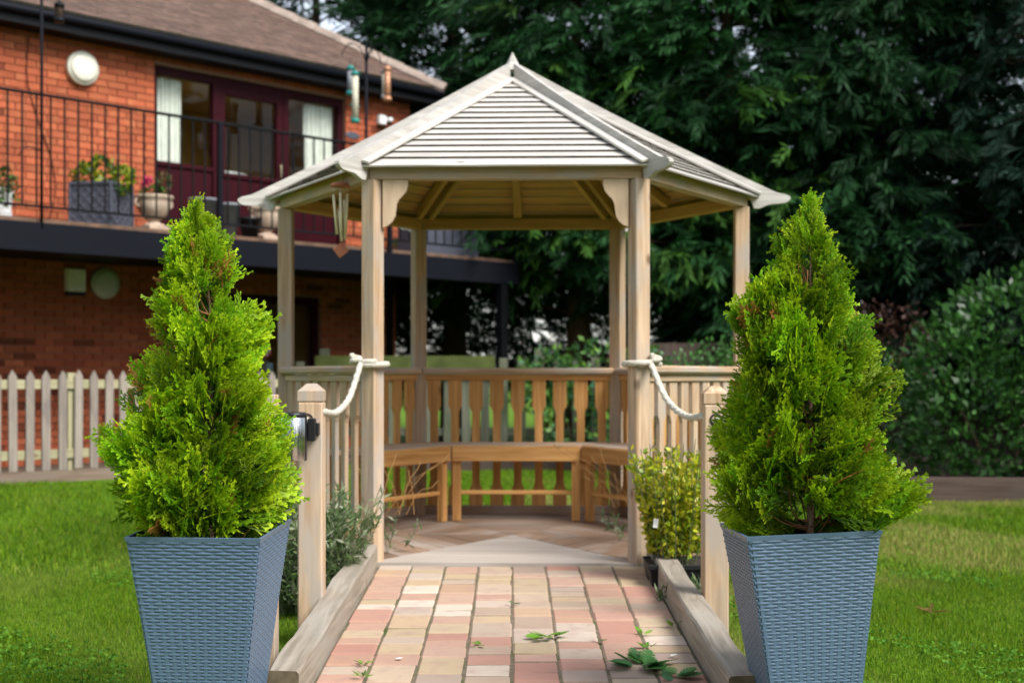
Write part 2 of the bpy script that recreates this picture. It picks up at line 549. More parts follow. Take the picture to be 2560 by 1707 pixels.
# paver: pink, buff and tan blocks told apart by each block's own random number
def paver_mat():
    m, nt, p = new_mat('tumbled_paver')
    N = nt.nodes; L = nt.links
    tc = N.new('ShaderNodeTexCoord'); oi = N.new('ShaderNodeObjectInfo')
    cr = N.new('ShaderNodeValToRGB'); cr.color_ramp.interpolation = 'LINEAR'
    el = cr.color_ramp.elements
    el[0].position = 0; el[0].color = (.40, .205, .155, 1)
    el[1].position = 1; el[1].color = (.30, .215, .165, 1)
    for pos, c in ((.12, (.44, .245, .18, 1)), (.24, (.48, .32, .235, 1)), (.36, (.42, .25, .175, 1)), (.48, (.49, .36, .225, 1)), (.6, (.44, .34, .215, 1)), (.72, (.51, .385, .28, 1)), (.8, (.38, .28, .205, 1)), (.9, (.60, .50, .40, 1))):
        e = el.new(pos); e.color = c
    L.new(oi.outputs['Random'], cr.inputs[0])
    add = N.new('ShaderNodeVectorMath'); add.operation = 'ADD'
    mul = N.new('ShaderNodeMath'); mul.operation = 'MULTIPLY'; mul.inputs[1].default_value = 91
    L.new(oi.outputs['Random'], mul.inputs[0]); L.new(tc.outputs['Object'], add.inputs[0]); L.new(mul.outputs[0], add.inputs[1])
    nz = N.new('ShaderNodeTexNoise'); nz.inputs['Scale'].default_value = 14; nz.inputs['Detail'].default_value = 6
    L.new(add.outputs[0], nz.inputs['Vector'])
    r = N.new('ShaderNodeMapRange'); r.inputs[1].default_value = .5; r.inputs[2].default_value = .8; r.inputs[4].default_value = .6
    L.new(nz.outputs['Fac'], r.inputs[0])
    mx = N.new('ShaderNodeMix'); mx.data_type = 'RGBA'
    L.new(r.outputs[0], mx.inputs[0]); L.new(cr.outputs[0], mx.inputs[6]); mx.inputs[7].default_value = (.36, .215, .19, 1)
    L.new(mx.outputs[2], p.inputs['Base Color'])
    p.inputs['Roughness'].default_value = .85
    p.inputs['Specular IOR Level'].default_value = .25
    b = N.new('ShaderNodeBump'); b.inputs['Strength'].default_value = .5; b.inputs['Distance'].default_value = .004
    n2 = N.new('ShaderNodeTexNoise'); n2.inputs['Scale'].default_value = 60; n2.inputs['Detail'].default_value = 4
    L.new(add.outputs[0], n2.inputs['Vector'])
    L.new(n2.outputs['Fac'], b.inputs['Height']); L.new(b.outputs[0], p.inputs['Normal'])
    return m


M['paver'] = paver_mat()
M['joint'] = nmat('sandy_mossy_joint', (.11, .09, .055), (.22, .17, .115), 40, .95, .3, c3=(.06, .09, .02), s3=5)

# ------------------------------------------------------------------ ground and path
S = 400
_ca, _sa = math.cos(R(46)), math.sin(R(46))


def lawn_z(x, y):
    """flat garden rising gently to the picket fence"""
    lx = (x + 4.589) * _ca + (y - 12.2) * _sa
    ly = -(x + 4.589) * _sa + (y - 12.2) * _ca
    u = np.clip((ly + 2.9) / 2.4, 0, 1); u = u * u * (3 - 2 * u)
    v = np.clip((5.0 - lx) / 1.4, 0, 1); v = v * v * (3 - 2 * v)
    w = np.clip((lx + 14) / 4, 0, 1)
    k = np.clip((6 - ly) / 3, 0, 1)
    return .135 * u * v * w * k


gx = [-S, -100, -40, -22] + [-20 + .4 * i for i in range(66)] + [7, 9, 12, 20, 40, 100, S]
gy = [-S, -60, -10, 0, 3] + [4 + .4 * i for i in range(42)] + [21, 24, 30, 40, 100, S]
GX, GY = np.meshgrid(np.array(gx, float), np.array(gy, float), indexing='ij')
GZ = lawn_z(GX, GY)
ny_ = len(gy)
lawn = ob('lawn', pyd('lawn', list(zip(GX.ravel(), GY.ravel(), GZ.ravel())), [(i * ny_ + j, (i + 1) * ny_ + j, (i + 1) * ny_ + j + 1, i * ny_ + j + 1) for i in range(len(gx) - 1) for j in range(ny_ - 1)], True), M['lawn'])
tag(lawn, 'green lawn around the gazebo and the house', 'lawn', kind='structure')


def path_z(y):
    return EYE - (0.949 + (6.85 - y) * 0.036)


PX0, PX1 = -0.668, 0.668
py0, py1 = 3.1, 6.83
za, zb = path_z(py0) - .005, path_z(py1) - .005
V = [(PX0, py0, za), (PX1, py0, za), (PX1, py1, zb), (PX0, py1, zb), (PX0, py0, -.02), (PX1, py0, -.02), (PX1, py1, -.02), (PX0, py1, -.02)]
path = ob('path', pyd('path', V, [(0, 1, 2, 3), (4, 7, 6, 5), (0, 4, 5, 1), (1, 5, 6, 2), (2, 6, 7, 3), (3, 7, 4, 0)]), M['joint'])
tag(path, 'block paved ramp leading up to the gazebo', 'path', kind='structure')
pw = (PX1 - PX0) / 8
slope = math.atan(.036)
lens = [.118, .118, .158, .158, .158, .238]
rp = random.Random(5)
for cidx in range(8):
    y = py0 + rp.random() * .1
    while y < py1 - .03:
        l = rp.choice(lens)
        if y + l > py1 - .05: l = py1 - y
        x = PX0 + (cidx + .5) * pw
        yc = y + l / 2
        me = box_me(pw - .0025 - rp.choice((0, .001, .003)), round(l, 3) - .0065, .05, .0075, M['paver'])
        Mx = (Matrix.Translation((x + rp.uniform(-.0015, .0015), yc, path_z(yc) - .025 + rp.uniform(-.0035, .0035)))
              @ Matrix.Rotation(slope + rp.uniform(-.02, .02), 4, 'X') @ Matrix.Rotation(rp.uniform(-.012, .012), 4, 'Y')
              @ Matrix.Rotation(rp.uniform(-.012, .012), 4, 'Z'))
        ob('paver', me, None, path, Mx)
        y += l

# edging sleepers each side of the ramp, chopped and a little wavy
for sgn, lab in ((-1, 'weathered timber sleeper edging the paved ramp beside the steel ash bin'), (1, 'weathered timber sleeper edging the paved ramp beside the black flower pot')):
    y0 = 4.29 if sgn < 0 else 4.22
    y1 = 6.80
    rows = []
    n = 26
    rr = random.Random(3 + sgn)
    V = []; F = []; mi = []
    ph = rr.random() * 6
    for i in range(n + 1):
        y = y0 + (y1 - y0) * i / n
        zt = path_z(y) + .112 + .004 * math.sin(i * .9 + ph) + rr.uniform(-.002, .002)
        xi = sgn * .672
        xo = sgn * (.672 + .102 + .004 * math.sin(i * .6 + ph) + rr.uniform(-.002, .002))
        b = .008
        prof = [(xi, -.03), (xi, zt - b), (xi + sgn * b, zt), (xo - sgn * b, zt + .003), (xo, zt - b), (xo, -.03)]
        V += [(p[0], y, p[1]) for p in prof]
    k = 6
    for i in range(n):
        for j in range(k):
            j2 = (j + 1) % k
            f = (i * k + j, i * k + j2, (i + 1) * k + j2, (i + 1) * k + j)
            F.append(f if sgn > 0 else f[::-1]); mi.append(0)
    F.append(tuple(range(k)) if sgn < 0 else tuple(range(k))[::-1]); mi.append(1)
    F.append(tuple(n * k + j for j in range(k))[::(-1 if sgn < 0 else 1)]); mi.append(0)
    # local X along the length for the grain
    cy = (y0 + y1) / 2
    V2 = [(p[1] - cy, -p[0], p[2]) for p in V]
    me = pyd('sleeper', V2, F, False, mi)
    o = ob('timber_sleeper', me, [M['wood_sleeper'], M['wood_end']], None, Matrix.Translation((0, cy, 0)) @ Matrix.Rotation(R(90), 4, 'Z'))
    tag(o, lab, 'sleeper', 'sleepers edging the ramp')

# ------------------------------------------------------------------ gazebo
GC = Vector((0.003, 8.07, 0))
GROT = R(-1.8)
SIDE = 1.35
APO = SIDE * math.sqrt(3) / 2
DECK = .16
g = thing('gazebo', 'hexagonal timber gazebo with slatted pointed roof and bench inside', 'gazebo', GC, GROT)
va = [R(240 + 60 * k) for k in range(6)]      # k=0 front left, 1 front right, 2 right, 3 back right, 4 back left, 5 left
vert = [Vector((SIDE * math.cos(a), SIDE * math.sin(a), 0)) for a in va]
BEAM0, BEAM1 = 2.095, 2.165
PW = .084
for k in range(6):
    a = va[k]
    Mx = Matrix.Translation(vert[k] + Vector((0, 0, (DECK - .14 + BEAM0) / 2))) @ Matrix.Rotation(a, 4, 'Z') @ Matrix.Rotation(R(-90), 4, 'Y')
    ob('post', box_me(BEAM0 - DECK + .14, PW, PW, .005, M['wood_pale']), None, g, Mx)


def fpt(k, apo, s, z):
    """point on side k (between vertex k and k+1): apothem distance, offset s along the side"""
    mid = (va[k] + va[(k + 1) % 6]) / 2 if k < 5 else va[5] + R(30)
    n = Vector((math.cos(mid), math.sin(mid), 0))
    t = Vector((-math.sin(mid), math.cos(mid), 0))
    return n * apo + t * s + Vector((0, 0, z))


def fnorm(k):
    mid = va[k] + R(30)
    return Vector((math.cos(mid), math.sin(mid), 0)), Vector((-math.sin(mid), math.cos(mid), 0))


for k in range(6):
    L2 = SIDE / 2 + .012
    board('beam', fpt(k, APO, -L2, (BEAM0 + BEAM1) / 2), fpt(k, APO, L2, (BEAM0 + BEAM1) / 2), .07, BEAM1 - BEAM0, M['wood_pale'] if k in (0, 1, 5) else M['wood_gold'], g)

# roof
EAPO = APO + .088
EZ, AZ = 2.135, 2.855
RISE = AZ - EZ
SLEN = math.hypot(EAPO, RISE)
PITCH = math.atan2(RISE, EAPO)
ROWS = 16
bot = .118
rest = (SLEN - bot - .03) / (ROWS - 1)
edges = [0, bot] + [bot + rest * (i + 1) for i in range(ROWS - 1)]
for j in range(ROWS):
    s0, s1 = edges[j], edges[j + 1] + .012
    for q, rl in enumerate((0,)):
        h0 = (1 - s0 / SLEN) * EAPO / math.sqrt(3) - .012
        h1 = max((1 - s1 / SLEN) * EAPO / math.sqrt(3) - .012, .01)
        lift0, lift1, t = .015, .002, .009
        V = [(-h0, s0, lift0), (h0, s0, lift0), (h1, s1, lift1), (-h1, s1, lift1)]
        V += [(x, y, z + t) for x, y, z in V]
        F = [(3, 2, 1, 0), (4, 5, 6, 7), (0, 1, 5, 4), (1, 2, 6, 5), (2, 3, 7, 6), (3, 0, 4, 7)]
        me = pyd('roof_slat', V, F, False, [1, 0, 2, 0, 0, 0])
        me.materials.append(M['wood_white']); me.materials.append(M['wood_gold']); me.materials.append(M['wood_white'] if j == 0 else M['mossy_shadow_edge'])  # butt faces above the eave row: moss with painted overlap shadow
        for k in range(6):
            n, t_ = fnorm(k)
            up = (-n * math.cos(PITCH) + Vector((0, 0, math.sin(PITCH))))
            x = -t_ if False else t_
            z = x.cross(up)
            Mx = Matrix(((x.x, up.x, z.x, 0), (x.y, up.y, z.y, 0), (x.z, up.z, z.z, 0), (0, 0, 0, 1)))
            org = n * EAPO + Vector((0, 0, EZ))
            ob('roof_slat', me, None, g, Matrix.Translation(org) @ Mx)

# rafters under the slats: one pair along each hip, one up the middle of each face
for k in range(6):
    a = va[k]
    d = Vector((math.cos(a), math.sin(a), 0)); s = Vector((-math.sin(a), math.cos(a), 0))
    RC = EAPO * 2 / math.sqrt(3)
    for sg in (-1, 1):
        p0 = d * (RC - .2) + s * sg * .043 + Vector((0, 0, EZ + RISE * .2 / RC - .058))
        p1 = d * .06 + s * sg * .043 + Vector((0, 0, EZ + RISE * (1 - .06 / RC) - .058))
        board('hip_rafter', p0, p1, .034, .06, M['wood_gold'], g)
    n, t_ = fnorm(k)
    p0 = n * (EAPO - .15) + Vector((0, 0, EZ + RISE * .15 / EAPO - .036))
    p1 = n * .1 + Vector((0, 0, AZ - RISE * .1 / EAPO - .036))
    board('mid_rafter', p0, p1, .055, .05, M['wood_gold'], g)
    # flat battens covering the slat ends along each hip
    ang = math.atan2(RISE, RC)
    for sg in (-1, 1):
        nn, tt = fnorm(k if sg > 0 else (k - 1) % 6)
        fn = nn * math.sin(PITCH) + Vector((0, 0, math.cos(PITCH)))
        off = tt * (sg * .030)
        p0 = d * (RC + .006) + Vector((0, 0, EZ - .002)) + off + fn * .043
        p1 = d * .05 + Vector((0, 0, AZ - RISE * .05 / RC)) + off + fn * .023
        board('hip_batten', p0, p1, .042, .016, M['wood_white'], g, up=fn)
    # upright hip board with a scrolled tail
    prof = [(.045, AZ + .085)]
    for i in range(1, 9):
        u = i / 8
        r = .045 + (1.555 - .045) * u
        prof.append((r, AZ + .085 + (2.180 - AZ - .085) * u - .018 * math.sin(math.pi * u)))
    prof += [(1.612, 2.168), (1.635, 2.156), (1.638, 2.143), (1.626, 2.128), (1.602, 2.118), (1.56, 2.114), (1.525, 2.112), (1.50, 2.106), (1.48, 2.096), (1.455, 2.087), (1.425, 2.087), (1.405, 2.14)]
    prof += [(1.0, EZ + RISE * (1 - 1.0 / RC) + .03), (.045, AZ - .005)]
    Vp, Fp = prism(prof, .028)
    ob('hip_board', pyd('hip_board', Vp, Fp), M['wood_white'], g, Matrix.Rotation(a, 4, 'Z'))
fin = [(.062, 2.905), (.052, 2.925), (.036, 2.95), (.024, 2.975), (.013, 2.995), (.004, 3.015)]
V, F = lathe_vf(fin, 6)
ob('finial', pyd('finial', V, F), M['wood_white'], g, Matrix.Rotation(R(0), 4, 'Z'))

# scrolled brackets at the entrance
bp = [(0, 0), (.128, 0), (.127, -.03), (.118, -.06), (.100, -.082), (.082, -.10), (.070, -.125), (.066, -.155), (.062, -.185), (.048, -.212), (.025, -.232), (0, -.242)]
for sg in (-1, 1):
    pts = [(sg * x, z) for x, z in bp]
    if sg < 0: pts = pts[::-1]
    Vp, Fp = prism(pts, .032)
    n, t_ = fnorm(0)
    base = fpt(0, APO + .008, (-(SIDE / 2 - .054)) if sg > 0 else (SIDE / 2 - .054), BEAM0 - .001)
    ob('bracket', pyd('bracket', Vp, Fp[:]), M['wood_plain'], g, Matrix.Translation(base) @ Matrix.Rotation(va[0] + R(30) + R(90), 4, 'Z'))

# rails, balusters, bench on the five closed sides
bal = [(0, .046), (.125, .046), (.150, .042), (.172, .030), (.20, .0265), (.66, .0265), (.685, .034), (.705, .046), (.905, .046)]
outline = [(x, h) for x, h in bal] + [(x, -h) for x, h in reversed(bal)]
n_ = len(outline)
V = [(x, y, -.011) for x, y in outline] + [(x, y, .011) for x, y in outline]
F = [tuple(range(n_)), tuple(range(2 * n_ - 1, n_ - 1, -1))] + [(i, i + n_, (i + 1) % n_ + n_, (i + 1) % n_) for i in range(n_)]
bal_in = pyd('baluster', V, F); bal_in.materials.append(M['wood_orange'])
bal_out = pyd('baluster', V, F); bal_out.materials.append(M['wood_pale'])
RAIL = 1.155
for k in range(1, 6):
    n, t_ = fnorm(k)
    L2 = SIDE / 2 - .045
    front = k in (1, 5)
    board('handrail', fpt(k, APO, -L2 - .02 if not front else -L2 - .045, RAIL - .022), fpt(k, APO, L2 + .02 if not front else L2 + .045, RAIL - .022), .105, .044, M['wood_pale'], g, bev=.012)
    board('under_rail', fpt(k, APO, -L2, RAIL - .065), fpt(k, APO, L2, RAIL - .065), .045, .036, M['wood_orange'] if not front else M['wood_pale'], g)
    board('bottom_rail', fpt(k, APO, -L2, DECK + .035), fpt(k, APO, L2, DECK + .035), .045, .06, M['wood_deck'], g)
    for i in range(9):
        s = (i - 4) * .1475
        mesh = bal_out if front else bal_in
        p = fpt(k, APO, s, DECK + .03)
        x = Vector((0, 0, 1)); z = n; y = z.cross(x)
        Mx = Matrix(((x.x, y.x, z.x, 0), (x.y, y.y, z.y, 0), (x.z, y.z, z.z, 0), (0, 0, 0, 1)))
        if abs(s) > L2 - .02: s = 0
        ob('baluster', mesh, None, g, Matrix.Translation(fpt(k, APO + (.002 if not front else .0), (i - 4) * .1475 * .965, DECK + .03)) @ Mx)
    if front:
        continue
    # bench
    SA = APO - .43
    hs_ = SA / math.sqrt(3)
    SZ = .655
    for j, (a0, w_) in enumerate(((SA + .07, .13), (SA + .212, .13), (SA + .345, .11))):
        hw = (a0) / math.sqrt(3) - .02
        board('seat_board', fpt(k, a0, -hw, SZ - .014), fpt(k, a0, hw, SZ - .014), w_, .028, M['wood_pale'], g)
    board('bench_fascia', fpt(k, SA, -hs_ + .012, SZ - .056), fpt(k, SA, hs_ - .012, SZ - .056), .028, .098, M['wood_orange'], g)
    for sg in (-1, 1):
        p = fpt(k, SA + .035, sg * (hs_ - .04), 0)
        board('bench_leg', p + Vector((0, 0, DECK + .002)), p + Vector((0, 0, SZ - .03)), .055, .045, M['wood_orange'], g, up=n)
    board('bench_stretcher', fpt(k, SA + .05, -hs_ + .06, .345), fpt(k, SA + .05, hs_ - .06, .345), .03, .026, M['wood_orange'], g)

# deck boards in six wedges
for k in range(6):
    nb = 10
    bw = (APO + .045) / nb
    for j in range(nb):
        a1 = APO + .045 - j * bw
        a0 = a1 - bw + .004
        h1 = max(a1 / math.sqrt(3) - .003, .004); h0 = max(a0 / math.sqrt(3) - .003, .003)
        V = [(-h1, -a1, 0), (h1, -a1, 0), (h0, -a0, 0), (-h0, -a0, 0)]
        V = [(x, y, -.026) for x, y, z in V] + [(x, y, 0) for x, y, z in V]
        F = [(3, 2, 1, 0), (4, 5, 6, 7), (0, 1, 5, 4), (1, 2, 6, 5), (2, 3, 7, 6), (3, 0, 4, 7)]
        me = pyd('deck_board', V, F)
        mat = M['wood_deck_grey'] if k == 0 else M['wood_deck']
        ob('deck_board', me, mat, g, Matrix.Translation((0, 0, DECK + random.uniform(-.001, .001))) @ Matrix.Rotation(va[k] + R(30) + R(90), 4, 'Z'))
# joists below: a ring hiding the gap to the ground
for k in range(6):
    board('deck_skirt', fpt(k, APO + .02, -SIDE / 2, .065), fpt(k, APO + .02, SIDE / 2, .065), .03, .13, M['wood_deck'], g)


def gw(p):
    return GC + Matrix.Rotation(GROT, 3, 'Z') @ Vector(p)


# ------------------------------------------------------------------ rope posts and ropes
def rope_post(x, y, top, label):
    t = thing('rope_post', label, 'post', (x, y, 0), 0, 'posts holding the ropes')
    w = .1
    board('shaft', (0, 0, -.05), (0, 0, top - .075), w, w, M['wood_pale'], t, up=(0, 1, 0), bev=.006)
    board('neck', (0, 0, top - .078), (0, 0, top - .068), w * .93, w * .93, M['wood_pale'], t, up=(0, 1, 0), bev=.002)
    h = w / 2
    za_, zb_, zc = top - .07, top - .030, top
    V = [(-h, -h, za_), (h, -h, za_), (h, h, za_), (-h, h, za_), (-h, -h, zb_), (h, -h, zb_), (h, h, zb_), (-h, h, zb_),
         (-.018, -.018, zc), (.018, -.018, zc), (.018, .018, zc), (-.018, .018, zc)]
    F = [(3, 2, 1, 0), (0, 1, 5, 4), (1, 2, 6, 5), (2, 3, 7, 6), (3, 0, 4, 7), (4, 5, 9, 8), (5, 6, 10, 9), (6, 7, 11, 10), (7, 4, 8, 11), (8, 9, 10, 11)]
    V = [(p[2] - top, p[1], -p[0]) for p in V]
    ob('cap', pyd('cap', V, F), M['wood_pale'], t, Matrix.Translation((0, 0, top)) @ Matrix.Rotation(R(-90), 4, 'Y'))
    # dark lined rope hole
    V, F = lathe_vf([(.024, -.003), (.026, .003), (.019, .004), (.018, -.004)], 18)
    ob('rope_hole', pyd('hole', V, F), M['blackpot'], t, Matrix.Translation((-.012 if x < 0 else -.002, -.0505, .925)) @ Matrix.Rotation(R(90), 4, 'X'))
    return t


LP = (-.812, 5.52); RPp = (.822, 5.52)
rope_post(LP[0], LP[1], 1.07, 'square wooden rope post with pointed cap beside the steel ash bin')
rope_post(RPp[0], RPp[1], 1.06, 'square wooden rope post with pointed cap partly behind a potted conifer')


def strand_rope(P, r, n=90, turns=30, strands=3):
    C = spline(P, n)
    parts = []
    nx = (C[1] - C[0]).normalized().orthogonal().normalized()
    fr_ = []
    for i in range(n):
        t = (C[min(i + 1, n - 1)] - C[max(i - 1, 0)]).normalized()
        nx = (nx - t * nx.dot(t)).normalized()
        fr_.append((C[i], nx.copy(), t.cross(nx)))
    for s in range(strands):
        pts = []
        for i, (c, a, b) in enumerate(fr_):
            an = 2 * math.pi * (s / strands + turns * i / n)
            pts.append(c + (a * math.cos(an) + b * math.sin(an)) * r * .48)
        parts.append(tube_vf(pts, r * .56, 6))
    return merge(parts)


for sg, k, post, lab in ((-1, 0, LP, 'cream rope sagging from the gazebo to the post with the ash bin'), (1, 1, RPp, 'cream rope sagging from the gazebo to the post behind a potted conifer')):
    pv = gw(vert[k]); pv.z = 0
    zc = 1.165
    t = thing('rope', lab, 'rope', (pv.x, pv.y, zc), 0, 'ropes flanking the ramp')
    o_ = Vector((pv.x, pv.y, zc))
    coil = []
    for i in range(40):
        a = i / 39 * 2 * math.pi * 1.25 + (R(200) if sg < 0 else R(-20))
        coil.append(Vector((math.cos(a) * .073, math.sin(a) * .073, -.012 + .02 * (i / 39))))
    V, F = strand_rope(coil, .0165, 110, 20)
    ob('rope_coil', pyd('coil', V, F, True), M['rope'], t)
    kp = []
    for i in range(26):
        a = i / 25 * 2 * math.pi * 1.6
        kp.append(Vector((sg * .082 + math.cos(a) * .020, -.035 + math.sin(a) * .018, .012 + .045 * i / 25 - .018)))
    V, F = strand_rope(kp, .0145, 70, 9)
    ob('knot', pyd('knot', V, F, True), M['rope'], t)
    px, py_ = post
    hz = .955 if sg < 0 else .935
    e = Vector((px - sg * .045, py_ + .0, hz)) - o_
    st = Vector((sg * .055, -.065, -.005))
    d = e - st
    p1 = st + d * .34 + Vector((0, 0, -.09)); p2 = st + d * .7 + Vector((0, 0, -.075))
    V, F = strand_rope([st, p1, p2, e, e + Vector((sg * .04, .01, .0))], .0165, 120, 34)
    ob('rope_line', pyd('line', V, F, True), M['rope'], t)
    # end coming out of the front of the post
    f0 = Vector((px - .012 if sg < 0 else px, py_ - .04, .925)) - o_
    V, F = strand_rope([f0, f0 + Vector((-.004, -.03, -.004)), f0 + Vector((-.030, -.040, -.03)), f0 + Vector((-.045, -.03, -.08))] if sg < 0 else
                       [f0, f0 + Vector((.01, -.03, -.002)), f0 + Vector((.045, -.04, -.02)), f0 + Vector((.09, -.03, -.06))], .0135, 30, 7)
    ob('rope_end', pyd('end', V, F, True), M['rope'], t)

# flat topped post behind the left conifer
fp = thing('flat_post', 'pale flat-topped wooden post just behind the conifer with the ragged tip', 'post', (-.858, 4.72, 0))
board('shaft', (0, 0, -.03), (0, 0, 1.036), .085, .085, M['wood_pale'], fp, up=(0, 1, 0), bev=.003)

# steel ash bin on the left rope post
ab = thing('ash_bin', 'stainless steel cylinder ash bin with black lid and bracket on a post', 'ash bin', (-.862, 5.36, .77), 0)
lathe('body', [(.047, 0), (.05, .004), (.05, .168), (.047, .172)], M['steel'], ab, seg=32)
lathe('lid', [(.0515, .168), (.053, .170), (.053, .184), (.047, .188), (.01, .189)], M['blackpot'], ab, seg=32)
bx('band', (.047, .008, .085), (.010, .03, .175), M['blackpot'], ab, .002)
bx('bracket', (.068, .04, .118), (.03, .05, .09), M['blackpot'], ab, .004)
bx('mount', (.066, .085, .118), (.05, .05, .05), M['blackpot'], ab, .003)

# ------------------------------------------------------------------ wind chime hanging from the gazebo eave
wc_xy = (( 852 - 1280) / 3403 * 7.15, 7.15)
wc = thing('wind_chime', 'wind chime with pale metal tubes and a red wooden sail under the eave', 'wind chime', (wc_xy[0], wc_xy[1], 1.62))
lathe('top_disc', [(.040, .470), (.054, .474), (.055, .484), (.046, .491), (.01, .492)], M['redwood'], wc)
for (x, y, z0, z1, tilt) in ((-.038, 0, .225, .432, .022), (-.014, .03, .19, .36, .018), (.002, -.03, .19, .438, .006), (.034, .01, .235, .438, -.012), (.014, .035, .20, .41, .006)):
    tube('chime_tube', [(x, y, z1), (x + tilt * .8, y, z0)], .0070, M['brass'], wc, 10)
    tube('cord', [(x * .8, y * .8, .475), (x, y, z1)], .0008, M['white'], wc, 4)
tube('hanger', [(0, 0, .49), (0, .0, .56)], .0012, M['white'], wc, 4)
tube('sail_cord', [(0, 0, .475), (.004, 0, .37), (-.004, 0, .30), (.0, 0, .18)], .0008, M['white'], wc, 4)
lathe('clapper', [(.006, .342), (.013, .346), (.013, .370), (.006, .375)], M['redwood'], wc, seg=12)
Mx = Matrix.Translation((0, 0, .142)) @ Matrix.Rotation(R(22), 4, 'Z') @ Matrix.Rotation(R(52), 4, 'Y')
ob('sail', box_me(.060, .009, .064, .002, M['redwood']), None, wc, Mx)


# ------------------------------------------------------------------ planters
def planter(label, loc, rz, tiltx, tilty):
    t = thing('planter', label, 'planter', loc, rz, 'woven-look planters flanking the ramp')
    t.rotation_euler = (R(tiltx), R(tilty), rz)
    H = .64
    wt, wb = .40, .243

    def hw(z):
        u = z / H
        return (wb + (wt - wb) * (u ** 1.08)) / 2
    # liner shell: outer wall set behind the weave, rim, inner wall
    V = []; F = []
    levels = [(0, 0), (.16, 0), (.32, 0), (.48, 0), (H - .012, 0)]
    zs = [z for z, _ in levels]
    ring = []
    for z in zs:
        h = hw(z) - .004
        ring.append([len(V) + i for i in range(4)])
        V += [(-h, -h, z), (h, -h, z), (h, h, z), (-h, h, z)]
    for i in range(len(zs) - 1):
        for j in range(4):
            j2 = (j + 1) % 4
            F.append((ring[i][j], ring[i][j2], ring[i + 1][j2], ring[i + 1][j]))
    F.append(tuple(ring[0][::-1]))
    ob('body', pyd('body', V, F), M['planter'], t)
    V = []; F = []
    for h, z in ((hw(H - .014) + .0005, H - .014), (hw(H) + .0015, H - .001), (hw(H) - .002, H), (hw(H) - .007, H - .001), (hw(H - .13) - .012, H - .13)):
        o = len(V)
        V += [(-h, -h, z), (h, -h, z), (h, h, z), (-h, h, z)]
        if o:
            for j in range(4):
                j2 = (j + 1) % 4
                F.append((o - 4 + j, o - 4 + j2, o + j2, o + j))
    ob('rim', pyd('rim', V, F, False, [0, 0, 0, 0] * 3 + [1] * 4), [M['planter'], M['planter_in']], t)
    h = hw(H - .06) - .01
    n = 14
    V = []; F = []
    rr = random.Random(4)
    for i in range(n + 1):
        for j in range(n + 1):
            V.append((-h + 2 * h * i / n, -h + 2 * h * j / n, H - .062 + rr.uniform(-.008, .008)))
    for i in range(n):
        for j in range(n):
            F.append((i * (n + 1) + j, (i + 1) * (n + 1) + j, (i + 1) * (n + 1) + j + 1, i * (n + 1) + j + 1))
    ob('soil', pyd('soil', V, F), M['soil'], t)
    # weave: horizontal strips bowed outward over upright stakes, staggered row by row
    rows = 61
    rh = (H - .018) / rows
    stakes = 13
    # strip profile: local x -0.5..0.5, bowed out
    prof = []
    nx = 4
    V = []; F = []
    for i in range(nx + 1):
        u = i / nx
        x = u - .5
        o_ = .0030 + .0020 * math.sin(math.pi * u) ** .6
        hh = rh * .43
        V += [(x, -.001, -hh), (x, o_ * .72, -hh * .96), (x, o_, -hh * .3), (x, o_, hh * .3), (x, o_ * .72, hh * .96), (x, -.001, hh)]
    for i in range(nx):
        for j in range(5):
            F.append((i * 6 + j, (i + 1) * 6 + j, (i + 1) * 6 + j + 1, i * 6 + j + 1)[::-1])
    F.append((5, 4, 3, 2, 1, 0)[::-1]); F.append(tuple(nx * 6 + j for j in (0, 1, 2, 3, 4, 5))[::-1])
    sme = pyd('weave_strip', V, F)
    sme.materials.append(M['planter'])
    extra = []
    order = [0, 1, 3, 2] if loc[0] < 0 else [0, 3, 1, 2]
    count = 0
    ang_face = math.atan((wt - wb) / 2 / H)
    for f in order:
        fa = -R(90) + R(90) * f          # outward direction angle of the face
        nrm = Vector((math.cos(fa), math.sin(fa), 0)); tan = Vector((-math.sin(fa), math.cos(fa), 0))
        for rix in range(rows - 1, -1, -1):
            z = .006 + rh * (rix + .5)
            hh = hw(z) - .003
            pitch = 2 * hh / stakes
            st0 = (rix % 2)
            edges_ = []
            a = -hh + pitch * (.5 + (0 if st0 else -1))
            while a < hh - 1e-6:
                x0 = max(a, -hh); x1 = min(a + 2 * pitch, hh)
                if x1 - x0 > pitch * .3: edges_.append((x0, x1))
                a += 2 * pitch
            for x0, x1 in edges_:
                L = x1 - x0 - .0035 * (1 if x1 < hh and x0 > -hh else .5)
                c = nrm * (hw(z) - .0040) + tan * ((x0 + x1) / 2) + Vector((0, 0, z))
                x = tan; y = (nrm * math.cos(ang_face) - Vector((0, 0, math.sin(ang_face)))); zz = x.cross(y)
                if zz.z < 0: zz = -zz
                Mx = Matrix(((x.x * L, y.x, zz.x, c.x), (x.y * L, y.y, zz.y, c.y), (x.z * L, y.z, zz.z, c.z), (0, 0, 0, 1)))
                if f == 0 and count < 300 and rix >= 6:
                    ob('weave_strip', sme, None, t, Mx); count += 1
                else:
                    extra.append(Mx)
        # stakes
        for s in range(stakes):
            tt_ = (s + .5) / stakes * 2 - 1 + 1 / stakes * 0
            zb_, zt_ = .004, H - .016
            c0 = nrm * (hw(zb_) - .004) + tan * (tt_ * (hw(zb_) - .003)) + Vector((0, 0, zb_))
            c1 = nrm * (hw(zt_) - .004) + tan * (tt_ * (hw(zt_) - .003)) + Vector((0, 0, zt_))
            extra.append((c0, c1, nrm, tan))
    V = []; F = []
    sv = [v.co.copy() for v in sme.vertices]; sf = [tuple(p.vertices) for p in sme.polygons]
    sV = []; sF = []
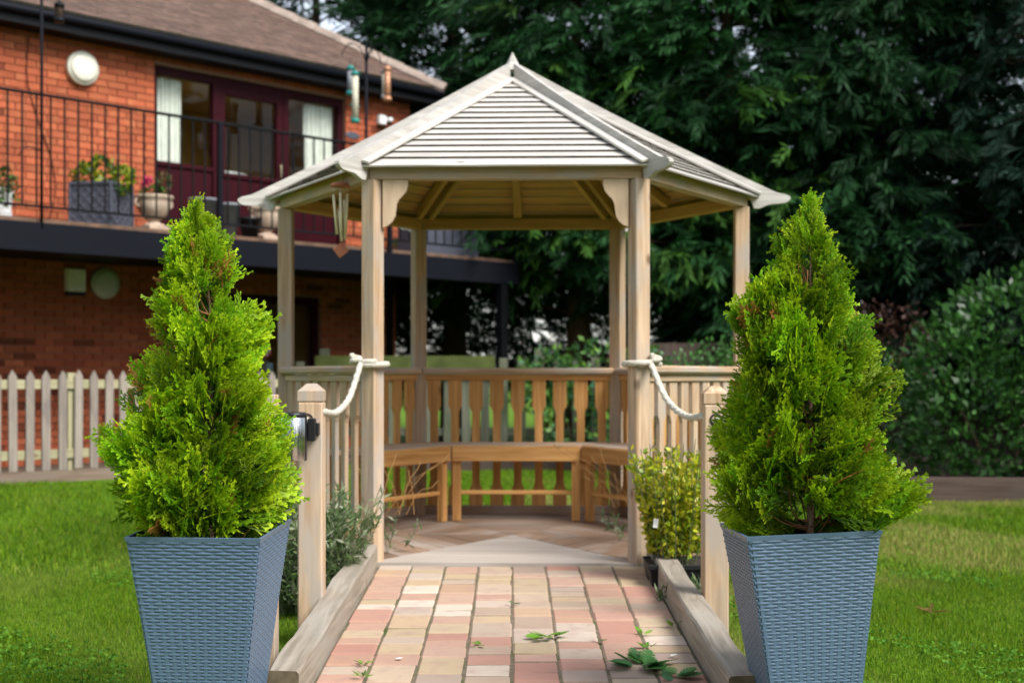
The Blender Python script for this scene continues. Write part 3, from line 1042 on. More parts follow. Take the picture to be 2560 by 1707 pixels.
    for e in extra:
        if isinstance(e, tuple):
            c0, c1, nrm, tan = e
            w = .0055
            o = len(sV)
            sV += [c0 - tan * w, c0 + tan * w, c1 + tan * w, c1 - tan * w]
            sV += [p + nrm * .0022 for p in (c0 - tan * w, c0 + tan * w, c1 + tan * w, c1 - tan * w)]
            sF += [tuple(o + i for i in q) for q in ((4, 5, 6, 7), (0, 4, 7, 3), (1, 2, 6, 5), (0, 1, 5, 4), (2, 3, 7, 6))]
        else:
            o = len(V)
            V += [e @ v for v in sv]; F += [tuple(i + o for i in q) for q in sf]
    tag(ob('weave', pyd('weave', V, F, False), M['planter'], t), kind='stuff')
    ob('stakes', pyd('stakes', sV, sF), M['planter'], t)['kind'] = 'stuff'
    return t


PL_L = Vector((-.915, 4.165, 0))
PL_R = Vector((.902, 4.17, 0))
planter('tall blue-grey woven-look planter beside the steel ash bin, holding the ragged-tipped conifer', PL_L, R(-3.5), 2.0, 0.2)
planter('tall blue-grey woven-look planter in front of the black flower pot, holding the fuller conifer', PL_R, R(2.5), -.4, -2.4)


# ------------------------------------------------------------------ foliage tools
def inst(proto, P, A, B, C, S_):
    """proto (m,3) instanced at P with axes A,B,C and scale S_ -> (n*m,3)"""
    return (P[:, None, :] + S_[:, None, None] * (proto[None, :, 0:1] * A[:, None, :] + proto[None, :, 1:2] * B[:, None, :] + proto[None, :, 2:3] * C[:, None, :])).reshape(-1, 3)


def norm(a):
    return a / np.maximum(np.linalg.norm(a, axis=-1, keepdims=True), 1e-9)


def axes(A, rng, roll=None):
    """orthonormal frames with x=A, random or given roll about it"""
    A = norm(A)
    up = np.zeros_like(A); up[:, 2] = 1
    bad = np.abs(A[:, 2]) > .97
    up[bad] = (1, 0, 0)
    B = norm(np.cross(up, A)); C = np.cross(A, B)
    if roll is None: roll = rng.uniform(0, 2 * math.pi, len(A))
    c, s = np.cos(roll)[:, None], np.sin(roll)[:, None]
    return A, B * c + C * s, C * c - B * s


def thuja_spray(rng):
    Q = []; T = []

    def seg(p, d, l, w0, w1, t0, t1):
        d = np.array([math.cos(d), math.sin(d), 0.])
        e = p + d * l
        s = np.array([-d[1], d[0], 0])
        ro = rng.uniform(-.75, .75)
        s = s * math.cos(ro) + np.array([0, 0, 1]) * math.sin(ro)
        Q.append([p - s * w0, p + s * w0, e + s * w1, e - s * w1]); T.append([t0, t0, t1, t1])
        return e
    p = np.zeros(3); d = 0.0
    n = 7
    side = 1
    for i in range(n):
        u = i / n
        d += rng.uniform(-.12, .12)
        e = seg(p, d, 1 / n, .019, .018, u * .5, u * .5 + .5 / n)
        for rep in range(2 if i in (1, 3) else 1):
            side = -side
            bl = (.56 * (1 - .62 * u)) * rng.uniform(.8, 1.2)
            bd = d + side * rng.uniform(.5, .85)
            q = p + (e - p) * rng.uniform(.1, .9)
            m = 3 if bl > .3 else 2
            sd = side
            for k in range(m):
                bd -= side * rng.uniform(.02, .16)
                q2 = seg(q, bd, bl / m, .017, .018, u * .5 + .4 * (k / m), u * .5 + .4 * ((k + 1) / m))
                sd = -sd
                tl = bl * .46 * (1 - .3 * k / m) * rng.uniform(.7, 1.2)
                td = bd + sd * rng.uniform(.5, .85)
                q3 = seg(q + (q2 - q) * .5, td, tl, .015, .020, .5 + .2 * u, 1.0)
                if rng.random() < .6:
                    seg(q3 - (q3 - q) * .3, td - sd * .8, tl * .5, .015, .021, .7, 1.0)
                q = q2
            seg(q, bd + .35, .09, .016, .022, .8, 1.0)
            seg(q, bd - .35, .09, .016, .022, .8, 1.0)
        p = e
    seg(p, d + .3, .1, .017, .022, .8, 1)
    seg(p, d - .3, .1, .017, .022, .8, 1)
    Q = np.array(Q); T = np.array(T)
    # gentle curl out of the plane
    x = Q[:, :, 0]; y = Q[:, :, 1]
    Q[:, :, 2] += -.14 * x * x - .16 * y * y + rng.uniform(-.02, .02)
    return Q.reshape(-1, 3), T.reshape(-1)


TH = [thuja_spray(RNG) for _ in range(10)]


def interp(tab, h, j):
    return np.interp(h, [r[0] for r in tab], [r[j] for r in tab])


def thuja(name, label, base, tab, wsc, nspray, seed, holes=()):
    rng = np.random.default_rng(seed)
    t = thing(name, label, 'conifer', base, 0, 'small conifers growing in the planters')
    Ht = tab[-1][0]
    ph = rng.uniform(0, 6.28, 4)

    def rad(h, az):
        L = interp(tab, h, 1); Rr = interp(tab, h, 2)
        c = np.cos(az)
        w = .5 + .5 * c
        r = L * (1 - w) + Rr * w
        r = np.maximum(r - .040 * np.clip(r / .24 - .12, 0, 1), .004)
        return r * wsc * (1 + .13 * np.sin(3 * az + ph[0] + 11 * h) + .13 * np.sin(5 * az + ph[1] - 23 * h))

    def axis(h):
        return interp(tab, h, 3)
    # trunk and leaders
    pts = [(float(axis(h)) , 0, h) for h in np.linspace(-.06, Ht - .12, 16)]
    tube('trunk', pts, .013, M['palebark'], t, 7, lambda u: 1 - .88 * u)
    parts = []
    for i in range(64):
        h = rng.uniform(.0, Ht * .9); az = rng.uniform(0, 2 * math.pi)
        el = .45 + .5 * h / Ht
        hh = min(h + rad(h, az) * el, Ht)
        r = rad(hh, az) * .68
        a0 = Vector((float(axis(h)), 0, h)); a1 = Vector((float(axis(hh)) + math.cos(az) * r, math.sin(az) * r, hh))
        mid = (a0 + a1) / 2 + Vector((rng.uniform(-.02, .02), rng.uniform(-.02, .02), -.025))
        parts.append(tube_vf(spline([a0, mid, a1], 7), .0034, 5, True, lambda u: 1 - .65 * u))
    V, F = merge(parts)
    ob('branches', pyd('branches', V, F, True), M['twig'], t)
    # boughs: groups of sprays sharing a direction, so that lit and dark clumps form
    nb = nspray // 13
    hb = Ht * (1 - np.sqrt(rng.random(nb)) * .0 - rng.random(nb) ** .62 * 1.0)
    # weight by circumference
    keep = rng.random(nb * 6)
    hs_ = .045 + rng.random(nb * 6) * (Ht - .045)
    az_ = rng.uniform(0, 2 * math.pi, nb * 6)
    rr = rad(hs_, az_)
    sel = keep < (rr / .34 * .9 + .05)
    hs_, az_ = hs_[sel][:nb], az_[sel][:nb]
    kk = np.ones(len(hs_), bool)
    for (h_, a_, dh_, da_) in holes:
        dz = np.abs((np.degrees(az_) - a_ + 180) % 360 - 180)
        kk &= ~((np.abs(hs_ - h_) < dh_) & (dz < da_))
    hs_, az_ = hs_[kk], az_[kk]
    nb = len(hs_)
    size = rng.uniform(.8, 1.25, nb)
    rho = 1.03 - .42 * rng.random(nb) ** 1.4
    P = []; A = []; RO = []; SZ = []; BR = []
    for i in range(nb):
        k = int(rng.integers(10, 16))
        dh = rng.normal(0, .030, k); da = rng.normal(0, .16, k)
        h = np.clip(hs_[i] + dh, .03, Ht - .005); az = az_[i] + da
        r = rad(h, az) * (rho[i] - np.abs(rng.normal(0, .07, k)))
        L = rng.uniform(.072, .122, k) * size[i] * np.clip(.35 + rad(h, az) / .2, .45, 1.05)
        u = h / Ht
        el = np.radians(np.maximum(18 + 48 * u ** 1.1 + rng.normal(0, 18, k), -6))
        az2 = az + rng.normal(0, .3, k)
        D = np.stack([np.cos(az2) * np.cos(el), np.sin(az2) * np.cos(el), np.sin(el)], 1)
        tip = np.stack([axis(h) + np.cos(az) * r, np.sin(az) * r, h], 1)
        P.append(tip - D * L[:, None] * .75); A.append(D); SZ.append(L)
        # fan planes mostly upright, some flat
        RO.append(rng.normal(0, .75, k) + (math.pi / 2))
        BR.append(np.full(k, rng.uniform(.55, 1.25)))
    # leader tips
    for i in range(26):
        h = Ht - rng.uniform(.0, .16); az = rng.uniform(0, 6.28)
        D = np.array([[math.cos(az) * .25, math.sin(az) * .25, 1.0]])
        r = float(rad(h, az)) * .55
        P.append(np.array([[float(axis(h)) + math.cos(az) * r, math.sin(az) * r, h - .05]])); A.append(norm(D)); SZ.append(np.array([rng.uniform(.05, .075)])); RO.append(rng.uniform(0, 6.28, 1)); BR.append(np.array([1.1]))
    P = np.concatenate(P); A = np.concatenate(A); SZ = np.concatenate(SZ); RO = np.concatenate(RO); BR = np.concatenate(BR)
    VV = []; CC = []
    which = rng.integers(0, len(TH), len(P))
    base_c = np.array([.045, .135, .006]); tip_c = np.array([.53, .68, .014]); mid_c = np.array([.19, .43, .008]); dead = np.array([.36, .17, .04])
    for w, (Q, T) in enumerate(TH):
        m = which == w
        if not m.any(): continue
        a, b, c = axes(A[m], rng, RO[m])
        VV.append(inst(Q, P[m], a, b, c, SZ[m]))
        n = int(m.sum())
        yel = rng.random(n)[:, None, None]
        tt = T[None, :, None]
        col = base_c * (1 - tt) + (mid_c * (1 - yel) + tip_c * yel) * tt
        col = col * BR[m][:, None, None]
        dd = rng.random(n) < .022
        col = np.where(dd[:, None, None], dead * np.ones_like(col), col)
        CC.append(col.reshape(-1, 3))
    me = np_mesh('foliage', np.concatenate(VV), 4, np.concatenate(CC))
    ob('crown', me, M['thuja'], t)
    return t


# (height above soil, radius to the left, radius to the right, lean of the axis)
tabL = [(-.03, .19, .155, 0), (.02, .27, .215, 0), (.09, .295, .225, 0), (.165, .305, .245, 0), (.24, .325, .255, 0), (.35, .325, .235, 0), (.42, .31, .20, 0), (.50, .27, .185, 0), (.57, .225, .175, 0), (.65, .21, .16, 0),
        (.735, .185, .150, 0), (.77, .16, .06, -.005), (.83, .135, .09, -.01), (.90, .105, .085, -.02), (.975, .055, .055, -.03), (1.02, .02, .02, -.045), (1.06, .004, .004, -.05)]
tabR = [(-.03, .16, .15, 0), (.01, .225, .17, 0), (.065, .28, .235, 0), (.12, .315, .31, 0), (.18, .335, .325, 0), (.23, .32, .30, 0), (.29, .305, .25, 0), (.36, .295, .255, 0), (.43, .29, .25, 0), (.51, .275, .235, 0), (.585, .27, .19, 0), (.65, .245, .185, 0),
        (.72, .235, .145, 0), (.755, .19, .10, 0), (.81, .15, .12, 0), (.845, .12, .105, 0), (.92, .10, .075, 0), (.99, .045, .035, 0), (1.03, .012, .012, 0), (1.06, .003, .003, 0)]
tl = thuja('potted_conifer', 'bright green conifer with a thin ragged leaning tip, nearer the brick house', (PL_L.x - .008, PL_L.y, .570), tabL, .94, 2350, 21, [(.70, -90, .05, 16)])
tr_ = thuja('potted_conifer', 'full bright green conifer with a straight pointed tip, in front of the dark trees', (PL_R.x + .012, PL_R.y, .585), tabR, .92, 2500, 22, [(.10, -95, .05, 18)])


# ------------------------------------------------------------------ house (local frame: x along the front, y into the building)
HP = Vector((-4.589, 12.2, 0))
HR = R(46)
HM = Matrix.Translation(HP) @ Matrix.Rotation(HR, 4, 'Z')


def hw_(t, w, z=0.0):
    return HM @ Vector((t, w, z))


house = thing('house', 'two-storey orange brick house with tiled hipped roof behind the gazebo', 'house', HP, HR)
FL = 2.548          # balcony floor level
WY = 1.2            # front wall plane
TE = 5.97           # right hand corner
TS = -3.0           # left end, outside the picture
WT = 4.60           # wall top
DEEP = 8.0
UD = (2.29, 4.93, FL, 4.47)      # upper door and window opening
WL = 1.9            # ground floor wall stands back under the balcony
TL = 6.35
LD = (3.52, 5.10, 0.0, 2.09)     # lower door opening


def wall_boxes(y0, y1, z0, z1, op, TE=TE):
    a, b, c, d = op
    bs = []
    bs.append(((TS + a) / 2, (a - TS), z0, z1))
    bs.append(((b + TE) / 2, (TE - b), z0, z1))
    out = [((m, (y0 + y1) / 2, (p + q) / 2), (l, y1 - y0, q - p)) for m, l, p, q in bs]
    if d < z1: out.append((((a + b) / 2, (y0 + y1) / 2, (d + z1) / 2), (b - a, y1 - y0, z1 - d)))
    if c > z0: out.append((((a + b) / 2, (y0 + y1) / 2, (c + z0) / 2), (b - a, y1 - y0, c - z0)))
    return out


V, F = join_boxes(wall_boxes(WY + .012, WY + .3, FL, WT, UD))
wall_u = ob('upper_wall', pyd('upper_wall', V, F), M['mortar'], house)
V, F = join_boxes(wall_boxes(WL + .012, WL + .3, -.05, FL - .002, LD, TL))
wall_l = ob('lower_wall', pyd('lower_wall', V, F), M['mortar'], house)
V, F = join_boxes([((TE - .15, WY + .3 + (DEEP - .3) / 2, (WT + FL) / 2), (.276, DEEP - .3, WT - FL)), ((TL - .15, WL + .3 + (DEEP - 1) / 2, FL / 2 - .01), (.276, DEEP - 1.05, FL - .02)), ((TS + .15, WY + .3 + (DEEP - .3) / 2, WT / 2), (.3, DEEP - .3, WT + .1)), (((TS + TE) / 2, WY + DEEP, WT / 2), (TE - TS - .03, .3, WT + .1))])
ob('side_walls', pyd('side_walls', V, F), M['mortar'], house)

# bricks: rows of stretchers, clipped at openings
BL, BH, CO, JT = .215, .065, .075, .010
bricks = []


def clip(t0, t1, z0, z1, op):
    a, b, c, d = op
    if z1 <= c or z0 >= d or t1 <= a or t0 >= b: return [(t0, t1)]
    r = []
    if t0 < a - .03: r.append((t0, a))
    if t1 > b + .03: r.append((b, t1))
    return r


for (zz0, zz1, op, wall, TEw) in ((FL + .004, WT - .005, UD, wall_u, TE), (.004, FL - .03, LD, wall_l, TL)):
    n = int((zz1 - zz0) / CO)
    for r_ in range(n + 1):
        z0 = zz0 + r_ * CO; z1 = min(z0 + BH, zz1)
        if z1 - z0 < .02: continue
        t = -1.3 - (.1125 if r_ % 2 else 0)
        while t < TEw:
            t1 = min(t + BL, TEw)
            if t1 - t > .03:
                for a, b in clip(t, t1, z0, z1, op):
                    bricks.append((a, b, z0, z1, wall))
            t += BL + JT
bme = box_me(1, .03, BH, 0, M['brick'])


def vis_key(b):
    a, bb, z0, z1, w = b
    p = hw_((a + bb) / 2, WY if w is wall_u else WL, (z0 + z1) / 2)
    px = 1280 + 3403 * p.x / p.y; py = 940 - 3403 * (p.z - EYE) / p.y
    inside = 0 <= px <= 2560 and 0 <= py <= 1707
    score = p.length
    if not inside: score += 50
    if w is wall_l and z0 < 1.0: score += 20
    if w is wall_l: score += 6
    return score


bricks.sort(key=vis_key)
rest_u = []; rest_l = []
rb = random.Random(9)
for i, (a, b, z0, z1, w) in enumerate(bricks):
    c = ((a + b) / 2, (WY if w is wall_u else WL) + .008 + rb.uniform(-.0015, .0015), (z0 + z1) / 2)
    if i < 300 and abs((z1 - z0) - BH) < 1e-4:
        ob('brick', bme, None, w, Matrix.Translation(c) @ Matrix.Diagonal((b - a, 1, 1, 1)))
    else:
        (rest_u if w is wall_u else rest_l).append((c, (b - a, .03, z1 - z0)))


# colour of the joined bricks changes brick by brick through an attribute
def brick_attr_mat():
    m, nt, p = new_mat('orange_brick_joined')
    N = nt.nodes; L = nt.links
    at = N.new('ShaderNodeAttribute'); at.attribute_name = 'Col'
    tc = N.new('ShaderNodeTexCoord')
    nz = N.new('ShaderNodeTexNoise'); nz.inputs['Scale'].default_value = 22; nz.inputs['Detail'].default_value = 5
    L.new(tc.outputs['Object'], nz.inputs['Vector'])
    r = N.new('ShaderNodeMapRange'); r.inputs[3].default_value = .75; r.inputs[4].default_value = 1.25
    L.new(nz.outputs['Fac'], r.inputs[0])
    h = N.new('ShaderNodeHueSaturation')
    L.new(r.outputs[0], h.inputs['Value']); L.new(at.outputs['Color'], h.inputs['Color'])
    L.new(h.outputs[0], p.inputs['Base Color'])
    p.inputs['Roughness'].default_value = .85
    p.inputs['Specular IOR Level'].default_value = .25
    return m


def tile_attr_mat():
    m = brick_attr_mat(); m.name = 'roof_tile_joined'
    return m


M['brick_j'] = brick_attr_mat()
M['tile_j'] = tile_attr_mat()


def joined(name, boxes, mat, cols, parent):
    V = []; F = []; C = []
    for (c, s), col in zip(boxes, cols):
        v, f = box_vf(*s)
        o = len(V)
        V += [(p[0] + c[0], p[1] + c[1], p[2] + c[2]) for p in v]
        F += [tuple(i + o for i in q) for q in f]
        C += [col] * 8
    me = pyd(name, V, F)
    a = me.attributes.new('Col', 'FLOAT_COLOR', 'POINT')
    a.data.foreach_set('color', [x for c in C for x in (*c, 1)])
    o = ob(name, me, mat, parent)
    o['kind'] = 'stuff'
    return o


def bcol():
    u = rb.uniform(.8, 1.2)
    if rb.random() < .06: u *= .45
    k = rb.random()
    return (u * (.36 + .055 * k), u * (.083 + .038 * k), u * (.037 + .015 * k))


joined('brickwork', rest_u, M['brick_j'], [bcol() for _ in rest_u], wall_u)
joined('brickwork', rest_l, M['brick_j'], [bcol() for _ in rest_l], wall_l)
# side wall brick courses (return of the corner)
side = []
for r_ in range(int((WT - .02) / CO)):
    up_ = .004 + r_ * CO > FL
    y = (WY if up_ else WL) + .02 + (.1125 if r_ % 2 else 0)
    while y < WY + 3.0:
        side.append((((TE if up_ else TL) - .008, y + BL / 2, .004 + r_ * CO + BH / 2), (.03, BL, BH)))
        y += BL + JT
joined('side_brickwork', side, M['brick_j'], [bcol() for _ in side], wall_u)

# upper doors and windows in maroon frames
a, b, c, d = UD
win = ob('window', pyd('window', *join_boxes([((a + .035, WY + .09, (c + d) / 2), (.07, .08, d - c)), ((b - .035, WY + .09, (c + d) / 2), (.07, .08, d - c)),
      (((a + b) / 2, WY + .09, d - .045), (b - a - .14, .078, .09))])), M['maroon'], house)
mull = (3.11, 4.08)
for t in mull:
    bx('mullion', (t, WY + .09, (c + d - .09) / 2), (.075, .084, d - c - .09), M['maroon'], win, .003)
lights = [(a + .07, 3.11 - .0375, 3.44), (3.11 + .0375, 4.08 - .0375, 3.40), (4.08 + .0375, b - .07, 3.44)]
for i, (x0, x1, sill) in enumerate(lights):
    bx('lower_panel', ((x0 + x1) / 2, WY + .10, (c + sill - .05) / 2), (x1 - x0, .045, sill - .05 - c), M['maroon'], win, .004)
    bx('transom', ((x0 + x1) / 2, WY + .09, sill - .025), (x1 - x0, .075, .05), M['maroon'], win, .004)
    if i == 1:
        for xx in (x0 + .045, x1 - .045):
            bx('door_stile', (xx, WY + .085, (sill + d - .09) / 2), (.09, .06, d - .09 - sill), M['maroon'], win, .004)
        bx('door_rail', ((x0 + x1) / 2, WY + .085, d - .14), (x1 - x0 - .18, .06, .1), M['maroon'], win, .004)
        tube('door_handle', [(x1 - .05, WY + .045, 3.42), (x1 - .05, WY + .02, 3.42), (x1 - .05, WY + .02, 3.56), (x1 - .05, WY + .045, 3.56)], .009, M['brass'], win, 8)
    V = [(x0, WY + .10, sill), (x1, WY + .10, sill), (x1, WY + .10, d - .09), (x0, WY + .10, d - .09)]
    V += [(p[0], p[1] + .006, p[2]) for p in V]
    ob('pane', pyd('pane', V, [(0, 1, 2, 3), (7, 6, 5, 4)]), M['glass'], win)
# room behind
V, F = join_boxes([(((a + b) / 2, WY + 2.2, FL + 1.0), (b - a + 1.2, .1, 2.2)), ((a - .6, WY + 1.95, FL + 1.0), (.1, 3.3, 2.2)), ((b + .6, WY + 1.95, FL + 1.0), (.1, 3.3, 2.2)),
                   (((a + b) / 2, WY + 1.95, WT - .06), (b - a + 1.1, 3.2, .1)), (((a + b) / 2, WY + 1.95, FL - .02), (b - a + 1.1, 3.2, .04))])
ob('room', pyd('room', V, F), M['ochre'], house)

# balcony slab, steel edge beam, soffit, columns
bx('balcony_slab', ((TS + 6.72) / 2, WY / 2 + .01, FL - .06), (6.72 - TS, WY - .04, .115), M['slab'], house, .004)
bx('edge_beam', ((TS + 6.7) / 2, .005, FL - .178), (6.7 - TS, .09, .265), M['blackblue'], house, .004)
bx('soffit', ((TS + 6.66) / 2, WL / 2 + .05, FL - .20), (6.66 - TS, WL - .13, .02), M['black'], house, 0)
bx('cross_beam', (6.66, WY / 2 + .66, FL - .215), (.09, WY + 1.2, .19), M['blackblue'], house, .004)
bx('balcony_return', (6.36, WY + .66, FL - .06), (.70, 1.3, .11), M['slab'], house, .004)
for t in (6.46, -1.6):
    bx('column', (t, .03, (FL - .31) / 2), (.11, .11, FL - .31), M['black'], house, .004)
bx('downpipe', (6.2, WL - .05, 1.55), (.075, .07, 1.75), M['blackblue'], house, .01)
# lower door
a, b, c, d = LD
door = ob('door', pyd('door', *join_boxes([((a + .04, WL + .09, d / 2), (.08, .08, d)), ((b - .04, WL + .09, d / 2), (.08, .08, d)), (((a + b) / 2, WL + .09, d - .05), (b - a - .16, .078, .1)),
    ((4.60, WL + .09, d / 2 - .05), (.09, .082, d - .1)), (((a + .08 + 4.555) / 2, WL + .1, .45), (4.555 - a - .08, .05, .9)), (((4.645 + b - .08) / 2, WL + .1, .3), (b - .08 - 4.645, .05, .6))])), M['maroon'], house)
for x0, x1, z0 in ((a + .08, 4.555, .9), (4.645, b - .08, .6)):
    V = [(x0, WL + .11, z0), (x1, WL + .11, z0), (x1, WL + .11, d - .1), (x0, WL + .11, d - .1)]
    V += [(p[0], p[1] + .006, p[2]) for p in V]
    ob('pane', pyd('pane', V, [(0, 1, 2, 3), (7, 6, 5, 4)]), M['glass'], door)
V, F = lathe_vf([(.085, 0), (.085, .004)], 24)
st = ob('sticker', pyd('sticker', V, F), M['redring'], door, Matrix.Translation((4.33, WL + .104, 1.41)) @ Matrix.Rotation(R(90), 4, 'X'))
V, F = lathe_vf([(.062, 0), (.062, .003)], 24)
ob('sticker_face', pyd('sticker_face', V, F), M['white'], st, Matrix.Translation((0, 0, .004)))
ob('sticker_bar', box_me(.12, .018, .002, 0, M['redring']), None, st, Matrix.Translation((0, 0, .0085)) @ Matrix.Rotation(R(-45), 4, 'Z'))
bx('notice', (4.33, WL + .102, 1.12), (.20, .004, .28), M['bluesign'], door, 0)
V, F = join_boxes([(((a + b) / 2, WL + 2.2, 1.2), (b - a + .6, .1, 2.4)), ((a - .3, WL + 1.2, 1.2), (.1, 1.8, 2.4)), ((b + .3, WL + 1.2, 1.2), (.1, 1.8, 2.4)), (((a + b) / 2, WL + 1.2, 2.4), (b - a + .5, 1.8, .1))])
ob('hall', pyd('hall', V, F), M['ochre'], house)

# roof: hipped, 33 degrees
EW = .92; EZr = 4.735; ET = 6.25
tp = .65
RD = DEEP + WY + .28 - EW
ridge = RD / 2
slab = []
e0, e1 = EW, EW + RD
x0, x1 = TS - .3, ET
zr = EZr + ridge * tp
V = [(x0, e0, EZr), (x1, e0, EZr), (x1, e1, EZr), (x0, e1, EZr), (x0, (e0 + e1) / 2, zr), (x1 - ridge, (e0 + e1) / 2, zr)]
V = [(p[0], p[1], p[2] - .03) for p in V]
roof = ob('roof', pyd('roof', V, [(0, 1, 5, 4), (1, 2, 5), (2, 3, 4, 5), (3, 0, 4), (3, 2, 1, 0)]), M['tile'], house)
V, F = join_boxes([(((x0 + ET) / 2 - .01, EW + .02, EZr - .10), (ET - x0 - .04, .03, .17)), ((ET - .04, EW + .02 + RD / 2, EZr - .10), (.03, RD - .05, .17)), (((x0 + ET) / 2, EW + .16, EZr - .17), (ET - x0 - .1, .26, .02))])
ob('fascia', pyd('fascia', V, F), M['black'], house)
gp = [(x, EW - .035, EZr - .055) for x in (x0, ET)]
V, F = tube_vf([(x0, EW - .03, EZr - .06), (ET, EW - .03, EZr - .06)], .045, 12)
ob('gutter', pyd('gutter', V, F, True), M['blackblue'], house)
pa = math.atan(tp)
tiles = []
GA, TWd = .098, .165
u1 = Vector((0, math.cos(pa), math.sin(pa)))
nr = Vector((0, -math.sin(pa), math.cos(pa)))
for r_ in range(34):
    sl = r_ * GA
    dd = sl * math.cos(pa)
    xr = ET - dd
    x = -2.0 - (TWd / 2 if r_ % 2 else 0)
    while x < xr:
        w = min(TWd - .003, xr - x)
        if w > .04: tiles.append((x + w / 2, sl, w))
        x += TWd
tme = {}
V = [(-.5, -.01, .0), (.5, -.01, .0), (.5, .125, -.010), (-.5, .125, -.010)]
V = V + [(p[0], p[1], p[2] + .030) for p in V]
TF = [(3, 2, 1, 0), (4, 5, 6, 7), (0, 1, 5, 4), (1, 2, 6, 5), (2, 3, 7, 6), (3, 0, 4, 7)]
tile_me = pyd('roof_tile', V, TF, False, [0, 0, 1, 0, 0, 0]); tile_me.materials.append(M['tile']); tile_me.materials.append(M['mossy_shadow_edge'])  # lower edge of each tile darkened to paint the course shadow line, with moss
Mr = Matrix(((1, 0, 0, 0), (0, u1.y, nr.y, EW), (0, u1.z, nr.z, EZr), (0, 0, 0, 1)))


def tkey(q):
    p = HM @ (Mr @ Vector((q[0], q[1], .01)))
    px = 1280 + 3403 * p.x / p.y; py = 940 - 3403 * (p.z - EYE) / p.y
    return p.length + (0 if (0 <= px <= 2560 and py >= 0) else 60)


tiles.sort(key=tkey)
JV = []; JF = []; JC = []
for i, (x, sl, w) in enumerate(tiles):
    Mx = Mr @ Matrix.Translation((x, sl, .004 + rb.uniform(0, .004))) @ Matrix.Diagonal((w, 1, 1, 1))
    if i < 300:
        ob('roof_tile', tile_me, None, roof, Mx)
    else:
        o = len(JV)
        JV += [Mx @ Vector(p) for p in V]
        JF += [tuple(k + o for k in q) for q in TF]
        kk = rb.uniform(.82, 1.15)
        JC += [(.143 * kk, .087 * kk, .067 * kk)] * 8
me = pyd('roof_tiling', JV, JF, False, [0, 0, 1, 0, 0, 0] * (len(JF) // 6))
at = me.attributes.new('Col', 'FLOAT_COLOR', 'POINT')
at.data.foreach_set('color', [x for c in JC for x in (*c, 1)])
ob('roof_tiling', me, [M['tile_j'], M['mossy_shadow_edge']], roof)['kind'] = 'stuff'
# hip tiles
h0 = Vector((ET + .02, EW - .02, EZr + .01)); h1 = Vector((ET - ridge, EW + ridge, zr))
hd = (h1 - h0).normalized()
nh = 15
hs0 = Vector((1, 1, 0)).normalized()
hn = hd.cross(hs0).normalized()
if hn.z < 0: hn = -hn
prof = [(-.12, -.075), (-.085, -.01), (-.04, .022), (0, .03), (.04, .022), (.085, -.01), (.12, -.075)]
for i in range(12):
    p0 = h0 + hd * (i * .30 - .02); p1 = h0 + hd * (i * .30 + .305)
    V = []
    for p, ex in ((p0, 1.06), (p1, .96)):
        for q in prof: V.append(p + hs0 * q[0] * ex + hn * (q[1] * ex + .05 + (.012 if ex > 1 else 0)))
        for q in prof: V.append(p + hs0 * q[0] * ex * .9 + hn * (q[1] * ex + .03))
    n = len(prof)
    F = []
    for j in range(n - 1):
        F += [(j, j + 1, 2 * n + j + 1, 2 * n + j), (n + j + 1, n + j, 3 * n + j, 3 * n + j + 1), (j, n + j, n + j + 1, j + 1)]
    ob('hip_tile', pyd('hip_tile', V, F), M['ridge'], roof)


# curtains hang inside the windows
def curtain(label, t0, t1, z0, z1):
    n = 34
    V = []
    for i in range(n + 1):
        x = t0 + (t1 - t0) * i / n
        y = .022 * math.sin(i * 1.15) + .01 * math.sin(i * .43 + 1)
        V += [(x - t0, y, z1 - z0), (x - t0, y * 1.5 + .006 * math.sin(i * .7), 0)]
    F = [(2 * i, 2 * i + 1, 2 * i + 3, 2 * i + 2) for i in range(n)]
    V += [(p[0], p[1] + .004, p[2]) for p in V]
    o_ = 2 * (n + 1)
    F += [tuple(q + o_ for q in f[::-1]) for f in F]
    o = ob('curtain', pyd('curtain', V, F, True), M['curtain'], None, HM @ Matrix.Translation((t0, WY + .16, z0)))
    tag(o, label, 'curtain', 'pale curtains at the upper windows')


curtain('pale curtain at the upper window next to the round wall light', 2.38, 2.74, 3.05, 4.37)
curtain('pale curtain at the upper window beside the security light', 4.42, 4.86, 3.05, 4.37)
# bed with pillow inside the room
bed = thing('bed', 'bed with a white pillow seen through the upper glass door', 'bed', hw_(3.75, WY + .85, FL), HR)
bx('base', (0, .3, .32), (1.3, .9, .5), M['navy'], bed, .03)
V, F = lathe_vf([(.01, -.1), (.2, -.09), (.30, -.03), (.31, .02), (.24, .08), (.01, .105)], 20)
ob('pillow', pyd('pillow', V, F, True), M['white'], bed, Matrix.Translation((.05, .05, .92)) @ Matrix.Diagonal((1.25, .62, 1.0, 1)))
bx('mattress', (0, .3, .70), (1.25, .88, .25), M['white'], bed, .04)

# ------------------------------------------------------------------ balcony railing
RT = 3.69; RB = 2.652
rail = thing('balcony_railing', 'black metal balcony railing with thin upright bars across the brick house', 'railing', HP, HR)
t1 = 6.68
bx('top_rail', ((TS + t1) / 2, 0, RT - .012), (t1 - TS, .045, .024), M['black'], rail, .004)
bx('bottom_rail', ((TS + t1) / 2, 0, RB), (t1 - TS, .03, .022), M['black'], rail, .003)
for t in (-.9, 2.32, 4.6, t1):
    bx('stanchion', (t, 0, (FL - .1 + RT) / 2), (.05, .05, RT - FL + .1), M['blackblue'], rail, .004)
bars = box_me(.014, .014, RT - RB - .03, 0, M['black'])
t = -.62
while t < t1 - .05:
    if min(abs(t - q) for q in (-.9, 2.32, 4.6)) > .05:
        ob('bar', bars, None, rail, Matrix.Translation((t, 0, (RT - .02 + RB) / 2)))
    t += .138


